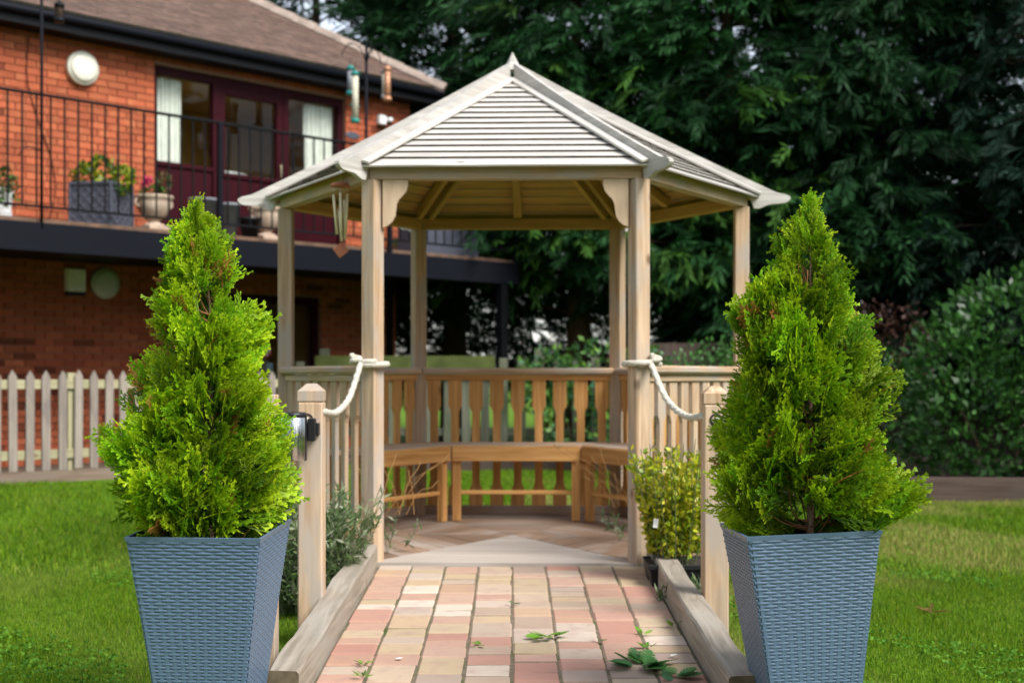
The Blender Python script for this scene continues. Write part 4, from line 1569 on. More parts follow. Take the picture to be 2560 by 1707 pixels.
# ------------------------------------------------------------------ fittings on the walls
def bulkhead(label, t, z, r, led=False, wy=WY):
    th_ = thing('wall_light', label, 'wall light', hw_(t, wy - .01, z), HR, 'round bulkhead lights on the house')
    Mx = Matrix.Rotation(R(90), 4, 'X')
    lathe('base', [(r, -.005), (r, .05), (r * .97, .062)], M['cream'] if not led else M['palegrey'], th_, Mx, 36)
    lathe('diffuser', [(r * .86, .06), (r * .84, .075), (r * .7, .088), (r * .4, .096), (.005, .098)], M['cream'] if not led else M['palegrey'], th_, Mx, 36)
    if led:
        lathe('indicator', [(.012, 0), (.010, .012), (.002, .014)], M['green_led'], th_, Matrix.Translation((.045, -.085, .10)) @ Mx, 12)


bulkhead('round cream wall light on the upper brick wall above the railing', 1.43, 4.27, .175)
bulkhead('round grey wall light with green indicator under the balcony', 2.08, 2.12, .168, True, WL)
al = thing('alarm_box', 'white rectangular box with dark base strip under the balcony', 'wall box', hw_(1.725, WL - .04, 1.97), HR)
bx('cover', (0, 0, .165), (.215, .09, .25), M['white'], al, .012)
bx('base_strip', (0, 0, .02), (.21, .085, .038), M['navy'], al, .004)
sl_ = thing('security_light', 'small white security light with sensor on the upper wall', 'security light', hw_(5.46, WY - .01, 4.22), HR)
bx('housing', (0, -.04, .06), (.11, .08, .12), M['white'], sl_, .012)
bx('sensor', (.09, -.09, .07), (.07, .07, .05), M['white'], sl_, .012)
lathe('lens', [(.02, -.04), (.025, 0), (.02, .012)], M['blackpot'], sl_, Matrix.Translation((.09, -.09, .04)), 14)
ov = thing('wall_vent', 'dark oval vent plate on the brick wall beside the right curtain', 'vent', hw_(5.03, WY - .008, 4.04), HR)
V, F = lathe_vf([(.10, 0), (.10, .008), (.08, .012)], 28)
ob('plate', pyd('plate', V, F), M['slate'], ov, Matrix.Rotation(R(90), 4, 'X') @ Matrix.Diagonal((1.1, .42, 1, 1)))
# cable hanging down the wall
cb = spline([hw_(.86, WY - .015, 4.5), hw_(.84, WY - .02, 4.1), hw_(.93, WY - .02, 3.75), hw_(1.1, WY - .02, 3.3), hw_(1.14, WY - .02, 2.95), hw_(1.05, WY - .02, 2.6)], 40)
V, F = tube_vf(cb, .005, 6)
tag(ob('cable', pyd('cable', V, F, True), M['black']), 'thin black cable trailing down the upper brick wall', 'cable')


# ------------------------------------------------------------------ bird feeder poles fixed to the railing
def feeder(name, label, loc, kind, L=.32):
    t = thing(name, label, 'bird feeder', loc, HR, 'bird feeders on the balcony poles')
    cols = {'seed': ('teal', 'seed'), 'mesh': ('greyplastic', 'seed'), 'nut': ('copper', 'copper'), 'cage': ('black', 'bark'), 'green': ('teal', 'greyplastic')}
    c, inner = cols[kind]
    r = .036
    lathe('tube', [(r, 0), (r, L)], M[inner], t, seg=16)
    lathe('base', [(r * 1.25, -.03), (r * 1.4, -.01), (r * 1.2, .015)], M[c], t, seg=16)
    lathe('cap', [(r * 1.3, L - .01), (r * 1.3, L + .02), (r * .5, L + .045)], M[c], t, seg=16)
    if kind == 'seed':
        for z in (.02, .16):
            tube('perch', [(-.075, 0, z), (.075, 0, z)], .006, M[c], t, 6)
    if kind in ('mesh', 'nut', 'cage'):
        parts = []
        for z in np.linspace(.02, L - .02, 7):
            parts.append(tube_vf([(math.cos(a) * (r + .003), math.sin(a) * (r + .003), z) for a in np.linspace(0, 2 * math.pi, 15)], .0025, 4, False))
        V, F = merge(parts)
        ob('mesh', pyd('mesh', V, F), M[c], t)
    tube('hook', [(0, 0, L + .04), (0, 0, L + .12), (.015, 0, L + .135)], .003, M['black'], t, 5)


pole = thing('feeder_pole', 'dark feeder pole with curved hooks rising above the gazebo roof', 'pole', hw_(4.23, -.03, FL), HR, 'feeder poles on the balcony')
tube('shaft', [(0, 0, -.1), (0, 0, 2.26)], .017, M['blackblue'], pole, 10)
for sx, sy in ((-1, .3), (1, .3), (-.45, -.9), (.5, -.9)):
    P = [(0, 0, 2.02), (sx * .06, sy * .06, 2.20), (sx * .17, sy * .17, 2.25), (sx * .26, sy * .26, 2.17), (sx * .28, sy * .28, 2.10)]
    tube('arm', spline(P, 14), .006, M['black'], pole, 6)
pz = FL
feeder('bird_feeder', 'clear seed tube feeder with teal caps and perches', hw_(4.23 - .26, -.15, pz + 1.36), 'seed', .50)
feeder('bird_feeder', 'faint green tube feeder just left of the pole top', hw_(4.23 - .12, .1, pz + 1.72), 'green', .26)
feeder('bird_feeder', 'copper coloured nut feeder hanging right of the pole', hw_(4.23 + .18, -.18, pz + 1.66), 'nut', .32)
feeder('bird_feeder', 'grey mesh feeder, the rightmost on the pole', hw_(4.23 + .37, .08, pz + 1.75), 'mesh', .27)
p2 = thing('feeder_pole', 'thin dark pole in front of the upper brick wall near the round light', 'pole', hw_(.38, -.03, FL), HR, 'feeder poles on the balcony')
tube('shaft', [(0, 0, -.1), (0, 0, 2.75)], .014, M['blackblue'], p2, 10)
tube('arm', spline([(0, 0, 2.45), (.06, .02, 2.62), (.16, .05, 2.66), (.22, .06, 2.55)], 12), .006, M['black'], p2, 6)
tube('small_arm', spline([(0, 0, .62), (-.15, 0, .63), (-.22, 0, .55)], 8), .006, M['black'], p2, 6)
feeder('bird_feeder', 'dark cage feeder hanging in front of the gutter', hw_(.38 + .2, .02, FL + 1.86), 'cage', .12)


# ------------------------------------------------------------------ leaf clouds
def leaf_quads(P, D, size, rng, wid=.5, fold=.12):
    """one folded leaf per point: base, side, tip, side"""
    a, b, c = axes(D, rng)
    proto = np.array([[0, 0, 0], [.45, wid * .5, fold], [1, 0, -.05], [.45, -wid * .5, fold]])
    return inst(proto, P, a, b, c, size)


def blob_points(blobs, n, rng, shell=.35, zmin=None):
    """points in the outer shell of a union of ellipsoids, with outward directions"""
    w = np.array([b[3] * b[4] + b[4] * b[5] + b[3] * b[5] for b in blobs]); w = w / w.sum()
    which = rng.choice(len(blobs), n, p=w)
    B = np.array(blobs)[which]
    d = norm(rng.normal(size=(n, 3)))
    r = 1 - shell * rng.random(n) ** 1.3
    lump = 1 + .10 * np.sin(d[:, 0] * 7 + B[:, 0] * 5) * np.sin(d[:, 2] * 6 + B[:, 1] * 3) + .08 * np.sin(d[:, 1] * 11 + d[:, 0] * 5)
    P = B[:, :3] + d * B[:, 3:6] * (r * lump)[:, None]
    ok = np.ones(n, bool)
    for b in blobs:
        q = (P - np.array(b[:3])) / np.array(b[3:6])
        ok &= ~((q ** 2).sum(1) < (.42 if shell < .6 else .05))
    if zmin is not None: ok &= P[:, 2] > zmin
    return P[ok], d[ok]


def lerp_cols(n, k, cols, rng, per=.15):
    c = np.array(cols)
    i = rng.integers(0, len(c), n)
    base = c[i] * (1 + rng.uniform(-per, per, (n, 1)))
    return np.repeat(base, k, 0)


def bush(name, label, cat, loc, blobs, n, size, cols, seed, wid=.5, up=.35, group=None, stems=5, mat='leaf', zmin=.0, shell=.35, smat='bark'):
    rng = np.random.default_rng(seed)
    t = thing(name, label, cat, loc, 0, group)
    P, d = blob_points(blobs, n, rng, shell, zmin)
    D = norm(d + np.array([0, 0, up]) + rng.normal(0, .55, d.shape))
    S_ = rng.uniform(size * .65, size * 1.2, len(P))
    V = leaf_quads(P, D, S_, rng, wid)
    ob('foliage', np_mesh('foliage', V, 4, lerp_cols(len(P), 4, cols, rng)), M[mat], t)
    if stems:
        parts = []
        for i in range(stems):
            b = blobs[i % len(blobs)]
            e = Vector((b[0] + rng.uniform(-.5, .5) * b[3], b[1] + rng.uniform(-.5, .5) * b[4], b[2] + rng.uniform(0, .6) * b[5]))
            s = Vector((b[0] * .5 + rng.uniform(-.1, .1) * b[3], b[1] * .5, zmin if zmin is not None else 0))
            parts.append(tube_vf(spline([s, (s + e) / 2 + Vector((rng.uniform(-.05, .05) * b[3], 0, .05 * b[5])), e], 6), .012 * max(b[5], .2) + .002, 5, True, lambda u: 1 - .7 * u))
        V, F = merge(parts)
        ob('stems', pyd('stems', V, F, True), M[smat], t)
    return t


GREEN = [(.035, .10, .016), (.055, .15, .02), (.028, .075, .014), (.085, .19, .03)]
LAUREL = [(.025, .085, .014), (.04, .125, .02), (.06, .165, .03), (.02, .065, .013)]
YELLOWG = [(.32, .38, .012), (.44, .46, .016), (.20, .30, .012), (.52, .48, .03)]

# ------------------------------------------------------------------ pots on the balcony
WP = .36


def pot_root(name, label, cat, t, w=WP, rz=0.0, group=None):
    return thing(name, label, cat, hw_(t, w, FL + .001), HR + rz, group)


p = pot_root('trough', 'white plastic trough with trailing plants at the left end of the balcony', 'plant pot', .0)
V = [(-.22, -.1, 0), (.22, -.1, 0), (.22, .1, 0), (-.22, .1, 0), (-.25, -.12, .28), (.25, -.12, .28), (.25, .12, .28), (-.25, .12, .28)]
ob('body', pyd('body', V, [(3, 2, 1, 0), (0, 1, 5, 4), (1, 2, 6, 5), (2, 3, 7, 6), (3, 0, 4, 7)]), M['white'], p)
bx('soil', (0, 0, .25), (.47, .21, .02), M['soil'], p, 0)
bx('tray', (0, 0, .035), (.47, .235, .07), M['white'], p, .01)
bush('trough_plant', 'green and reddish plants in the white balcony trough', 'plant', hw_(.0, WP, FL + .26), [(-.1, 0, .08, .16, .12, .12), (.12, 0, .08, .16, .12, .14), (.26, -.02, -.03, .07, .09, .14)], 420, .06, GREEN + [(.12, .04, .02)], 31, stems=4, zmin=-.2)

p = pot_root('lattice_planter', 'dark grey square planter with lattice pattern on the balcony', 'plant pot', 1.20, WP, R(32))
hs2 = .215
bx('body', (0, 0, .21), (.42, .42, .42), M['slate'], p, .004)
bx('soil', (0, 0, .424), (.36, .36, .006), M['soil'], p, 0)
for f in range(4):
    Mf = Matrix.Rotation(R(90) * f, 4, 'Z')
    for zz in (.015, .41):
        ob('rim_rail', box_me(.445, .022, .03, .003, M['slate']), None, p, Mf @ Matrix.Translation((0, -hs2 - .003, zz)))
    ob('corner_rail', box_me(.022, .022, .42, .003, M['slate']), None, p, Mf @ Matrix.Translation((hs2 + .002, -hs2 - .002, .21)))
    for s in range(-3, 4):
        for sg in (-1, 1):
            x = s * .105
            a0 = Vector((x - .19 * sg, 0, .03)); a1 = Vector((x + .19 * sg, 0, .40))
            # clip to the face
            dx = a1.x - a0.x
            u0, u1_ = 0, 1
            for lim in (-.205, .205):
                u = (lim - a0.x) / dx
                if (dx > 0) == (lim < 0): u0 = max(u0, u)
                else: u1_ = min(u1_, u)
            if u1_ - u0 < .08: continue
            q0 = a0.lerp(a1, u0); q1 = a0.lerp(a1, u1_)
            mm, LL = frame(q0, q1, (0, -1, 0))
            ob('lattice_slat', box_me(LL, .014, .009 if sg > 0 else .006, .002, M['slate']), None, p, Mf @ Matrix.Translation((q0 + q1) / 2 + Vector((0, -hs2 + .001, 0))) @ mm)
bush('planter_plant', 'yellow-green leafy plant in the lattice planter', 'plant', hw_(1.20, WP, FL + .43), [(-.14, 0, .06, .14, .14, .13), (.02, 0, .1, .15, .15, .15), (.18, .05, .05, .12, .12, .13), (.25, -.12, -.02, .06, .06, .1)], 700, .065, YELLOWG + GREEN + [(.3, .36, .05)], 32, wid=.75, stems=5, zmin=-.12)


def urn(label, t, w=.33):
    p = pot_root('stone_urn', label, 'urn', t, w, 0, 'stone urns on the balcony')
    bx('plinth', (0, 0, .028), (.24, .24, .056), M['stone'], p, .006)
    lathe('foot', [(.115, .056), (.10, .075), (.06, .09), (.052, .105), (.06, .115)], M['stone'], p, seg=28)
    prof = [(.055, .112), (.085, .125), (.125, .17), (.158, .23), (.172, .285), (.17, .31), (.19, .325), (.198, .345), (.195, .36), (.17, .362), (.16, .34), (.15, .325)]
    V, F = lathe_vf(prof, 36)
    V = [((x * (1 + (.028 if .12 < z < .3 and (i % 36) % 3 == 0 else 0)), y * (1 + (.028 if .12 < z < .3 and (i % 36) % 3 == 0 else 0)), z)) for i, (x, y, z) in enumerate(V)]
    ob('bowl', pyd('bowl', V, F, True), M['stone'], p)
    lathe('soil', [(.152, .328), (.10, .336), (.01, .338)], M['soil'], p, seg=20)
    for sg in (-1, 1):
        tube('handle', spline([(sg * .165, 0, .24), (sg * .205, 0, .27), (sg * .20, 0, .315), (sg * .175, 0, .315)], 10), .012, M['stone'], p, 7)
    return p


urn('stone urn with a pink flower, beside the lattice planter', 1.76)
b_ = bush('urn_plant', 'pink geranium with withered stems in the stone urn', 'plant', hw_(1.76, .33, FL + .34), [(0, 0, .05, .12, .12, .06), (.09, 0, .16, .06, .06, .1)], 240, .05, GREEN + [(.2, .12, .06), (.25, .16, .09)], 33, wid=.8, stems=5, zmin=-.02, smat='twig')
rngp = np.random.default_rng(3)
for (cx, cy, cz, nm) in ((-.08, -.02, .15, 'pink'), (-.045, -.03, .18, 'pink')):
    P = np.array([cx, cy, cz]) + rngp.normal(0, .018, (26, 3)); D = norm(rngp.normal(size=(26, 3)))
    ob('flower', np_mesh('flower', leaf_quads(P, D, np.full(26, .035), rngp, .9), 4), M[nm], b_)
tube('flower_stem', [(-.02, 0, .0), (-.06, -.02, .15)], .003, M['twig'], b_, 5)
urn('stone urn half hidden by the gazebo roof end', 3.13)
bush('urn_plant', 'small red flowered plant in the urn by the gazebo roof', 'plant', hw_(3.13, .33, FL + .34), [(.02, 0, .05, .12, .12, .07)], 160, .05, GREEN + [(.5, .03, .03)], 34, wid=.8, stems=3, zmin=-.02)


def bucket(label, t, w, h, r0, r1, mat):
    p = pot_root('bucket_pot', label, 'plant pot', t, w)
    lathe('body', [(r0, 0), (r1, h - .03), (r1 + .008, h - .03), (r1 + .01, h), (r1 - .004, h), (r1 - .012, h - .03)], M[mat], p, seg=24)
    lathe('soil', [(r1 - .013, h - .034), (.01, h - .028)], M['soil'], p, seg=20)
    return p


bucket('grey tapered pot left of the railing stanchion', 2.40, .42, .40, .10, .15, 'greyplastic')
bucket('grey tapered pot right of the railing stanchion', 2.63, .30, .36, .08, .115, 'greyplastic')
bucket('small shiny black pot at the foot of the upper door', 2.83, .20, .22, .08, .115, 'blackpot')
sb = thing('storage_box', 'pale grey storage box at the far end of the balcony', 'storage box', hw_(5.75, .42, FL + .001), HR)
bx('box', (0, 0, .25), (.95, .45, .5), M['slate'], sb, .015)
bx('lid', (0, 0, .525), (1.0, .5, .05), M['greyplastic'], sb, .015)

# ------------------------------------------------------------------ picket fence in front of the house
FW = -.15
pf = thing('picket_fence', 'silver-grey pointed picket fence in front of the brick house', 'fence', hw_(0, FW, 0), HR)
pw2, ph0, ph1 = .078, .25, 1.155
outl = [(0, -pw2 / 2), (ph1 - ph0 - .065, -pw2 / 2), (ph1 - ph0 - .012, -.008), (ph1 - ph0, 0), (ph1 - ph0 - .012, .008), (ph1 - ph0 - .065, pw2 / 2), (0, pw2 / 2)]
n = len(outl)
V = [(x, y, -.01) for x, y in outl] + [(x, y, .01) for x, y in outl]
F = [tuple(range(n)), tuple(range(2 * n - 1, n - 1, -1))] + [(i, i + n, (i + 1) % n + n, (i + 1) % n) for i in range(n)]
pk = pyd('picket', V, F); pk.materials.append(M['wood_fence'])
MR = Matrix(((0, 1, 0, 0), (0, 0, -1, 0), (1, 0, 0, 0), (0, 0, 0, 1))).inverted().transposed()
UPX = Matrix(((0, 0, 1, 0), (0, 1, 0, 0), (1, 0, 0, 0), (0, 0, 0, 1)))
PKM = Matrix(((0, 1, 0, 0), (0, 0, 1, 0), (1, 0, 0, 0), (0, 0, 0, 1)))   # local x->z, y->x, z->y
t = -.9
i = 0
while t < 3.6:
    ob('picket', pk, None, pf, Matrix.Translation((t + random.uniform(-.004, .004), -.032, ph0 + random.uniform(-.006, .006))) @ PKM @ Matrix.Rotation(random.uniform(-.01, .01), 4, 'Z'))
    t += .156
for z in (1.025, .39):
    board('fence_rail', (-1.0, 0, z), (3.7, 0, z), .035, .085, M['wood_rail'], pf)
for t in (-.7, .62, 2.2, 3.66):
    board('fence_post', (t, .045, -.05), (t, .045, 1.13), .075, .075, M['wood_rail'], pf, up=(0, 1, 0))
board('gravel_board', (-1.0, -.03, .165), (3.7, -.03, .165), .03, .15, M['wood_brown2'], pf)
pt = ob('patio', pyd('patio', [hw_(-4, .1, .15), hw_(4.4, .1, .15), hw_(4.4, WL + .05, .15), hw_(-4, WL + .05, .15)], [(0, 1, 2, 3)]), M['gravel'])
tag(pt, kind='structure')

# ------------------------------------------------------------------ fences behind the gazebo
bf = thing('back_fence', 'grey-green pale fence with gaps seen through the gazebo balusters', 'fence', (0, 15.9, 0))
t = -2.9
while t < 1.5:
    board('pale', (t, 0, .16), (t + random.uniform(-.01, .01), 0, 1.30 + random.uniform(-.03, .02)), .10, .02, M['wood_fence_dark'], bf, up=(0, 1, 0))
    t += .215
for z in (1.1, .45):
    board('fence_rail', (-3.0, .035, z), (1.55, .035, z), .04, .09, M['wood_fence_dark'], bf)
for t in (-2.2, -1.06, .32, 1.5):
    board('fence_post', (t, .09, -.05), (t, .09, 1.42), .11, .11, M['wood_fence_dark'], bf, up=(0, 1, 0))
board('base_board', (-3.0, -.03, .1), (1.55, -.03, .1), .04, .22, M['wood_brown'], bf)
board('mossy_board', (-2.3, -.026, 1.20), (-.2, -.026, 1.20), .03, .27, M['moss'], bf)
cf = thing('board_fence', 'brown close-boarded fence behind the rounded hedge', 'fence', (1.6, 16.3, 0))
t = 0
while t < 7.4:
    board('fence_board', (t, 0, .1), (t, 0, 1.50 + random.uniform(-.01, .01)), .16, .018, M['wood_brown'], cf, up=(0, 1, 0))
    t += .155
for z in (.3, .85, 1.35):
    board('fence_rail', (0, .04, z), (7.4, .04, z), .05, .07, M['wood_brown'], cf)
for t in (0, 1.85, 3.7, 5.55, 7.4):
    board('fence_post', (t, .09, -.05), (t, .09, 1.56), .1, .1, M['wood_brown'], cf, up=(0, 1, 0))

# raised bed edge on the right with earth behind it
rbd = thing('bed_edging', 'brown timber edging of the raised bed under the dark shrub', 'edging', (4.0, 11.95, 0), R(-6))
board('edge_board', (-1.75, 0, .10), (.55, 0, .10), .07, .22, M['wood_brown'], rbd)
board('edge_board', (.556, 0, .10), (3.2, 0, .10), .07, .225, M['wood_brown'], rbd)
bedV = [(2.3, 12.2), (7.3, 11.65), (9, 16.2), (1.7, 16.2), (1.9, 14.0)]
bed_s = ob('soil_bed', pyd('soil_bed', [(x, y, .17) for x, y in bedV] + [(x, y, -.05) for x, y in bedV], [tuple(range(5))] + [((i + 1) % 5, i, i + 5, (i + 1) % 5 + 5) for i in range(5)]), M['soil'])
tag(bed_s, kind='structure')

# ------------------------------------------------------------------ shrubs
bush('laurel_shrub', 'large dark glossy-leaved shrub behind the timber edging', 'shrub', (4.75, 12.95, .15),
     [(-.25, -.05, .55, .85, .65, .62), (.6, -.15, .7, .85, .7, .75), (.2, .1, 1.25, .95, .7, .70), (1.4, 0, 1.2, .9, .8, .95), (.75, .1, 1.7, .6, .6, .45), (-.45, .0, .95, .6, .55, .5), (1.9, .1, .6, .8, .7, .7), (-.2, -.2, .3, .8, .5, .35), (.8, -.3, .35, .9, .5, .4)], 13000, .10, LAUREL, 41, wid=.55, up=.5, stems=4)
bush('copper_shrub', 'dull reddish-brown shrub between conifer and dark laurel', 'shrub', (3.75, 14.6, .15), [(0, 0, .95, .55, .5, .75), (.35, .1, 1.2, .5, .5, .55)], 1800, .06, [(.055, .022, .016), (.09, .04, .028), (.04, .018, .014)], 42, stems=8)
bush('rounded_hedge', 'rounded fresh green hedge beyond the gazebo handrail', 'hedge', (2.45, 14.2, .1), [(-.35, 0, .65, .85, .6, .72), (.55, .1, .72, .9, .6, .80), (1.3, .2, .6, .7, .6, .7), (-.75, .1, .45, .5, .5, .5)], 7000, .055, [(.075, .20, .04), (.10, .26, .055), (.055, .15, .035)], 43, wid=.6, up=.7, stems=6)
bush('climber', 'bright green climbing plant spilling over the pale fence', 'climber', (.72, 15.55, 0), [(-.3, 0, 1.05, .38, .25, .36), (.25, 0, 1.15, .45, .25, .35), (.0, 0, .6, .4, .22, .4), (.55, 0, .6, .35, .22, .45), (.8, 0, 1.05, .3, .25, .4)], 1700, .09, [(.08, .21, .03), (.15, .30, .05), (.05, .13, .04), (.05, .15, .07)], 44, wid=.6, stems=8)
bpot = thing('black_pot', 'black plastic pot on the lawn beneath the yellow-green shrub', 'plant pot', (.80, 6.42, 0))
V = [(-.13, -.13, 0), (.13, -.13, 0), (.13, .13, 0), (-.13, .13, 0), (-.17, -.17, .23), (.17, -.17, .23), (.17, .17, .23), (-.17, .17, .23)]
ob('body', pyd('body', V, [(3, 2, 1, 0), (0, 1, 5, 4), (1, 2, 6, 5), (2, 3, 7, 6), (3, 0, 4, 7)]), M['blackpot'], bpot)
bx('soil', (0, 0, .215), (.32, .32, .01), M['soil'], bpot, 0)
bx('lip', (0, -.168, .222), (.35, .014, .022), M['blackpot'], bpot, .002)
# plant label (white tag, nothing written on it that can be read)
tg = thing('plant_tag', 'small white tag hanging in the yellow-green shrub', 'tag', (.665, 6.30, .42))
ob('card', box_me(.022, .002, .042, 0, M['white']), None, tg, Matrix.Rotation(R(8), 4, 'Y'))


def lavender(label, loc, n, hgt, spread, seed, dry=0, lean=(0, 0), name='lavender', pal=None, lw=.2, ls=1.0, reps=30, flare=.5):
    rng = np.random.default_rng(seed)
    t = thing(name, label, 'plant', loc)
    az = rng.uniform(0, 6.28, n); r0 = spread * .35 * np.sqrt(rng.random(n))
    P0_ = np.stack([np.cos(az) * r0, np.sin(az) * r0, np.zeros(n)], 1)
    out = rng.uniform(.05, flare, n)
    L = hgt * rng.uniform(.55, 1.0, n)
    D = norm(np.stack([np.cos(az) * out + lean[0], np.sin(az) * out + lean[1], np.ones(n)], 1))
    V = []; C = []
    pal = np.array(pal or [(.10, .17, .05), (.20, .27, .12), (.08, .15, .04), (.32, .35, .23)])
    # needle leaves up each stem
    for k in range(reps):
        u = rng.uniform(.12, .95, n)
        pos = P0_ + D * (L * u)[:, None]
        dd = norm(D * .6 + rng.normal(0, .5, (n, 3)))
        V.append(leaf_quads(pos, dd, rng.uniform(.035, .065, n) * ls, rng, lw, .02)); C.append(lerp_cols(n, 4, pal, rng))
    ob('foliage', np_mesh('foliage', np.concatenate(V), 4, np.concatenate(C)), M['leaf'], t)
    parts = []
    for i in range(0, n, 2):
        a = Vector(P0_[i]); b = Vector(P0_[i] + D[i] * L[i])
        parts.append(tube_vf([a, (a + b) / 2 + Vector((0, 0, -.01)), b], .0022, 4, True))
    V, F = merge(parts)
    ob('stems', pyd('stems', V, F), M['leafstem'], t)
    if dry:
        parts = []
        for i in range(dry):
            a_ = rng.uniform(-.7, .7)
            a = Vector((rng.uniform(-.1, .1), rng.uniform(-.05, .05), .2))
            b = a + Vector((math.sin(a_) * .34 + lean[0] * .3, rng.uniform(-.05, .2), rng.uniform(.12, .32)))
            parts.append(tube_vf(spline([a, (a + b) / 2 + Vector((0, 0, .05)), b], 6), .0022, 4))
            hd_ = norm(np.array([b - a]))[0]
            parts.append(tube_vf([b, b + Vector(hd_) * .05], .006, 5, True, lambda u: .4 + math.sin(u * 3.1) * .8))
        V, F = merge(parts)
        ob('flower_spikes', pyd('spikes', V, F), M['dryleaf'], t)
    return t


lavender('grey-green lavender bush between rope post and left gazebo post', (-.95, 6.25, 0.02), 280, .62, .40, 51, 16)
lavender('thin sprawl of dry lavender stems inside the gazebo by the left post', (-.60, 7.25, .162), 4, .34, .3, 52, 9, (.35, 0))
lavender('thin sprawl of dry lavender stems inside the gazebo by the right post', (.66, 7.7, .162), 3, .30, .25, 53, 11, (-.5, 0))
lavender('low grey-green herb at the foot of the right rope post', (.78, 6.02, .0), 60, .2, .3, 54)

lavender('yellow-green small-leaved shrub in the black pot by the right gazebo post', (.775, 6.42, .215), 150, .60, .30, 45, 0, (0, 0), 'yellow_shrub', YELLOWG, .62, .62, 30, .34)

# ------------------------------------------------------------------ big conifers
def plume(rng):
    Q = []
    n = 6
    for i in range(n):
        u = i / n
        for sd in (-1, 1):
            for rep in range(2):
                uu = u + rng.uniform(0, 1 / n)
                an = sd * rng.uniform(.2, .65)
                l = (.55 * (1 - uu * .6)) * rng.uniform(.7, 1.1)
                p = np.array([uu, 0, -.28 * uu * uu])
                d = np.array([math.cos(an), math.sin(an), -.45 * uu + rng.uniform(-.5, .15)])
                s = np.array([-math.sin(an), math.cos(an), rng.uniform(-.9, .9)]) * .023
                m = p + d * l * .5
                Q.append([p, m + s, p + d * l, m - s])
    return np.array(Q).reshape(-1, 3)


PL = [plume(RNG) for _ in range(6)]


def conifer(label, x, y, H, rmax, zc, nb, pal, seed, per=16, dead=22, size=1.0, shape=.75, front=.35):
    rng = np.random.default_rng(seed)
    t = thing('conifer_tree', label, 'tree', (x, y, 0), 0, 'tall conifers behind the gazebo')
    tube('trunk', [(0, 0, -.1), (.03, .02, H * .3), (-.02, .03, H * .6), (0, 0, H * .96)], .19, M['bark'], t, 10, lambda u: 1.1 - u)
    parts = []
    for i in range(dead):
        h = rng.uniform(.5, max(zc + 1.2, 1.6)); az = rng.uniform(0, 6.28); L = rng.uniform(.6, 1.5)
        a = Vector((0, 0, h)); b = a + Vector((math.cos(az) * L, math.sin(az) * L, rng.uniform(-.35, .45)))
        parts.append(tube_vf(spline([a, (a + b) / 2 + Vector((0, 0, .08)), b], 5), .022, 5, True, lambda u: 1 - .8 * u))
    bh = zc + (H - zc) * rng.random(nb) ** 1.45
    baz = rng.uniform(0, 6.28, nb)
    # thin out the side turned away from the garden
    keep = (np.sin(baz) < .35) | (rng.random(nb) < front)
    bh, baz = bh[keep], baz[keep]
    nb = len(bh)
    VV = []; CC = []
    pal = np.array(pal)
    for i in range(nb):
        u = (bh[i] - zc) / (H - zc)
        r = rmax * (1 - u) ** shape * rng.uniform(.55, 1.08) + .15
        d = np.array([math.cos(baz[i]), math.sin(baz[i]), 0])
        root = np.array([0, 0, bh[i] - .1])
        tip = d * r + np.array([0, 0, bh[i] + rng.uniform(-.1, .35)])
        if i % 2 == 0:
            parts.append(tube_vf(spline([Vector(root), Vector((root + tip) / 2 + np.array([0, 0, .06])), Vector(root + (tip - root) * .8)], 5), .024, 4, True, lambda u: 1 - .8 * u))
        k = per
        s = 1 - .75 * rng.random(k) ** 1.6
        lat = np.array([-d[1], d[0], 0])
        sp = .32 * size
        P = root + (tip - root) * s[:, None] + lat * (rng.normal(0, sp, k) * (.4 + .6 * s))[:, None] + np.array([0, 0, 1]) * rng.normal(-.05, .16, k)[:, None]
        D = norm(d + lat * rng.normal(0, .55, k)[:, None] + np.array([0, 0, 1]) * rng.normal(-.05, .35, k)[:, None])
        a, b, c = axes(D, rng, rng.normal(0, .5, k))
        S_ = rng.uniform(.36, .66, k) * size
        w = int(rng.integers(0, len(PL)))
        VV.append(inst(PL[w], P, a, b, c, S_))
        base = pal[int(rng.integers(0, len(pal)))] * rng.uniform(.75, 1.25)
        CC.append(np.repeat(base * (1 + rng.uniform(-.2, .2, (k, 1))), len(PL[w]), 0))
    V, F = merge(parts)
    ob('limbs', pyd('limbs', V, F, True), M['bark'], t)['kind'] = 'stuff'
    ob('crown', np_mesh('crown', np.concatenate(VV), 4, np.concatenate(CC)), M['conifer'], t)
    return t


DK = [(.009, .040, .011), (.015, .060, .016), (.007, .030, .009)]
MID = [(.016, .068, .018), (.026, .098, .026), (.012, .046, .014), (.045, .12, .016)]
BLU = [(.009, .028, .017), (.014, .042, .025), (.008, .022, .012)]
conifer('dark conifer behind the house roof corner', -3.3, 23.0, 10.5, 2.6, 1.6, 240, DK, 61, per=12, size=1.2)
conifer('dark conifer whose lower branches show right of the balcony', -.9, 20.6, 10, 2.3, 2.2, 260, DK, 62, per=12, size=1.2)
conifer('brightest green conifer, above the gazebo roof peak', .9, 18.6, 9.5, 2.2, 2.6, 320, MID, 63)
conifer('green conifer right of the gazebo roof peak', 2.9, 18.2, 9.8, 2.3, 2.2, 330, MID, 64)
conifer('shaded conifer above the right gazebo post', 4.7, 17.6, 9.6, 2.2, 1.3, 330, DK, 65)
conifer('blue-green conifer at the right edge of the picture', 6.6, 16.8, 9.4, 2.3, 1.1, 330, BLU, 66)
conifer('rear conifer filling the gap above the gazebo roof', 1.9, 22.4, 10.5, 2.6, 1.0, 220, DK, 67, per=12, size=1.2)
conifer('rear conifer filling the gap above the rounded hedge', 4.4, 22.2, 10.5, 2.6, .8, 240, DK, 68, per=12, size=1.2)
conifer('rear conifer half hidden behind the blue-green one', 7.0, 21.0, 10.5, 2.8, 1.4, 230, DK, 69, per=12, size=1.2)
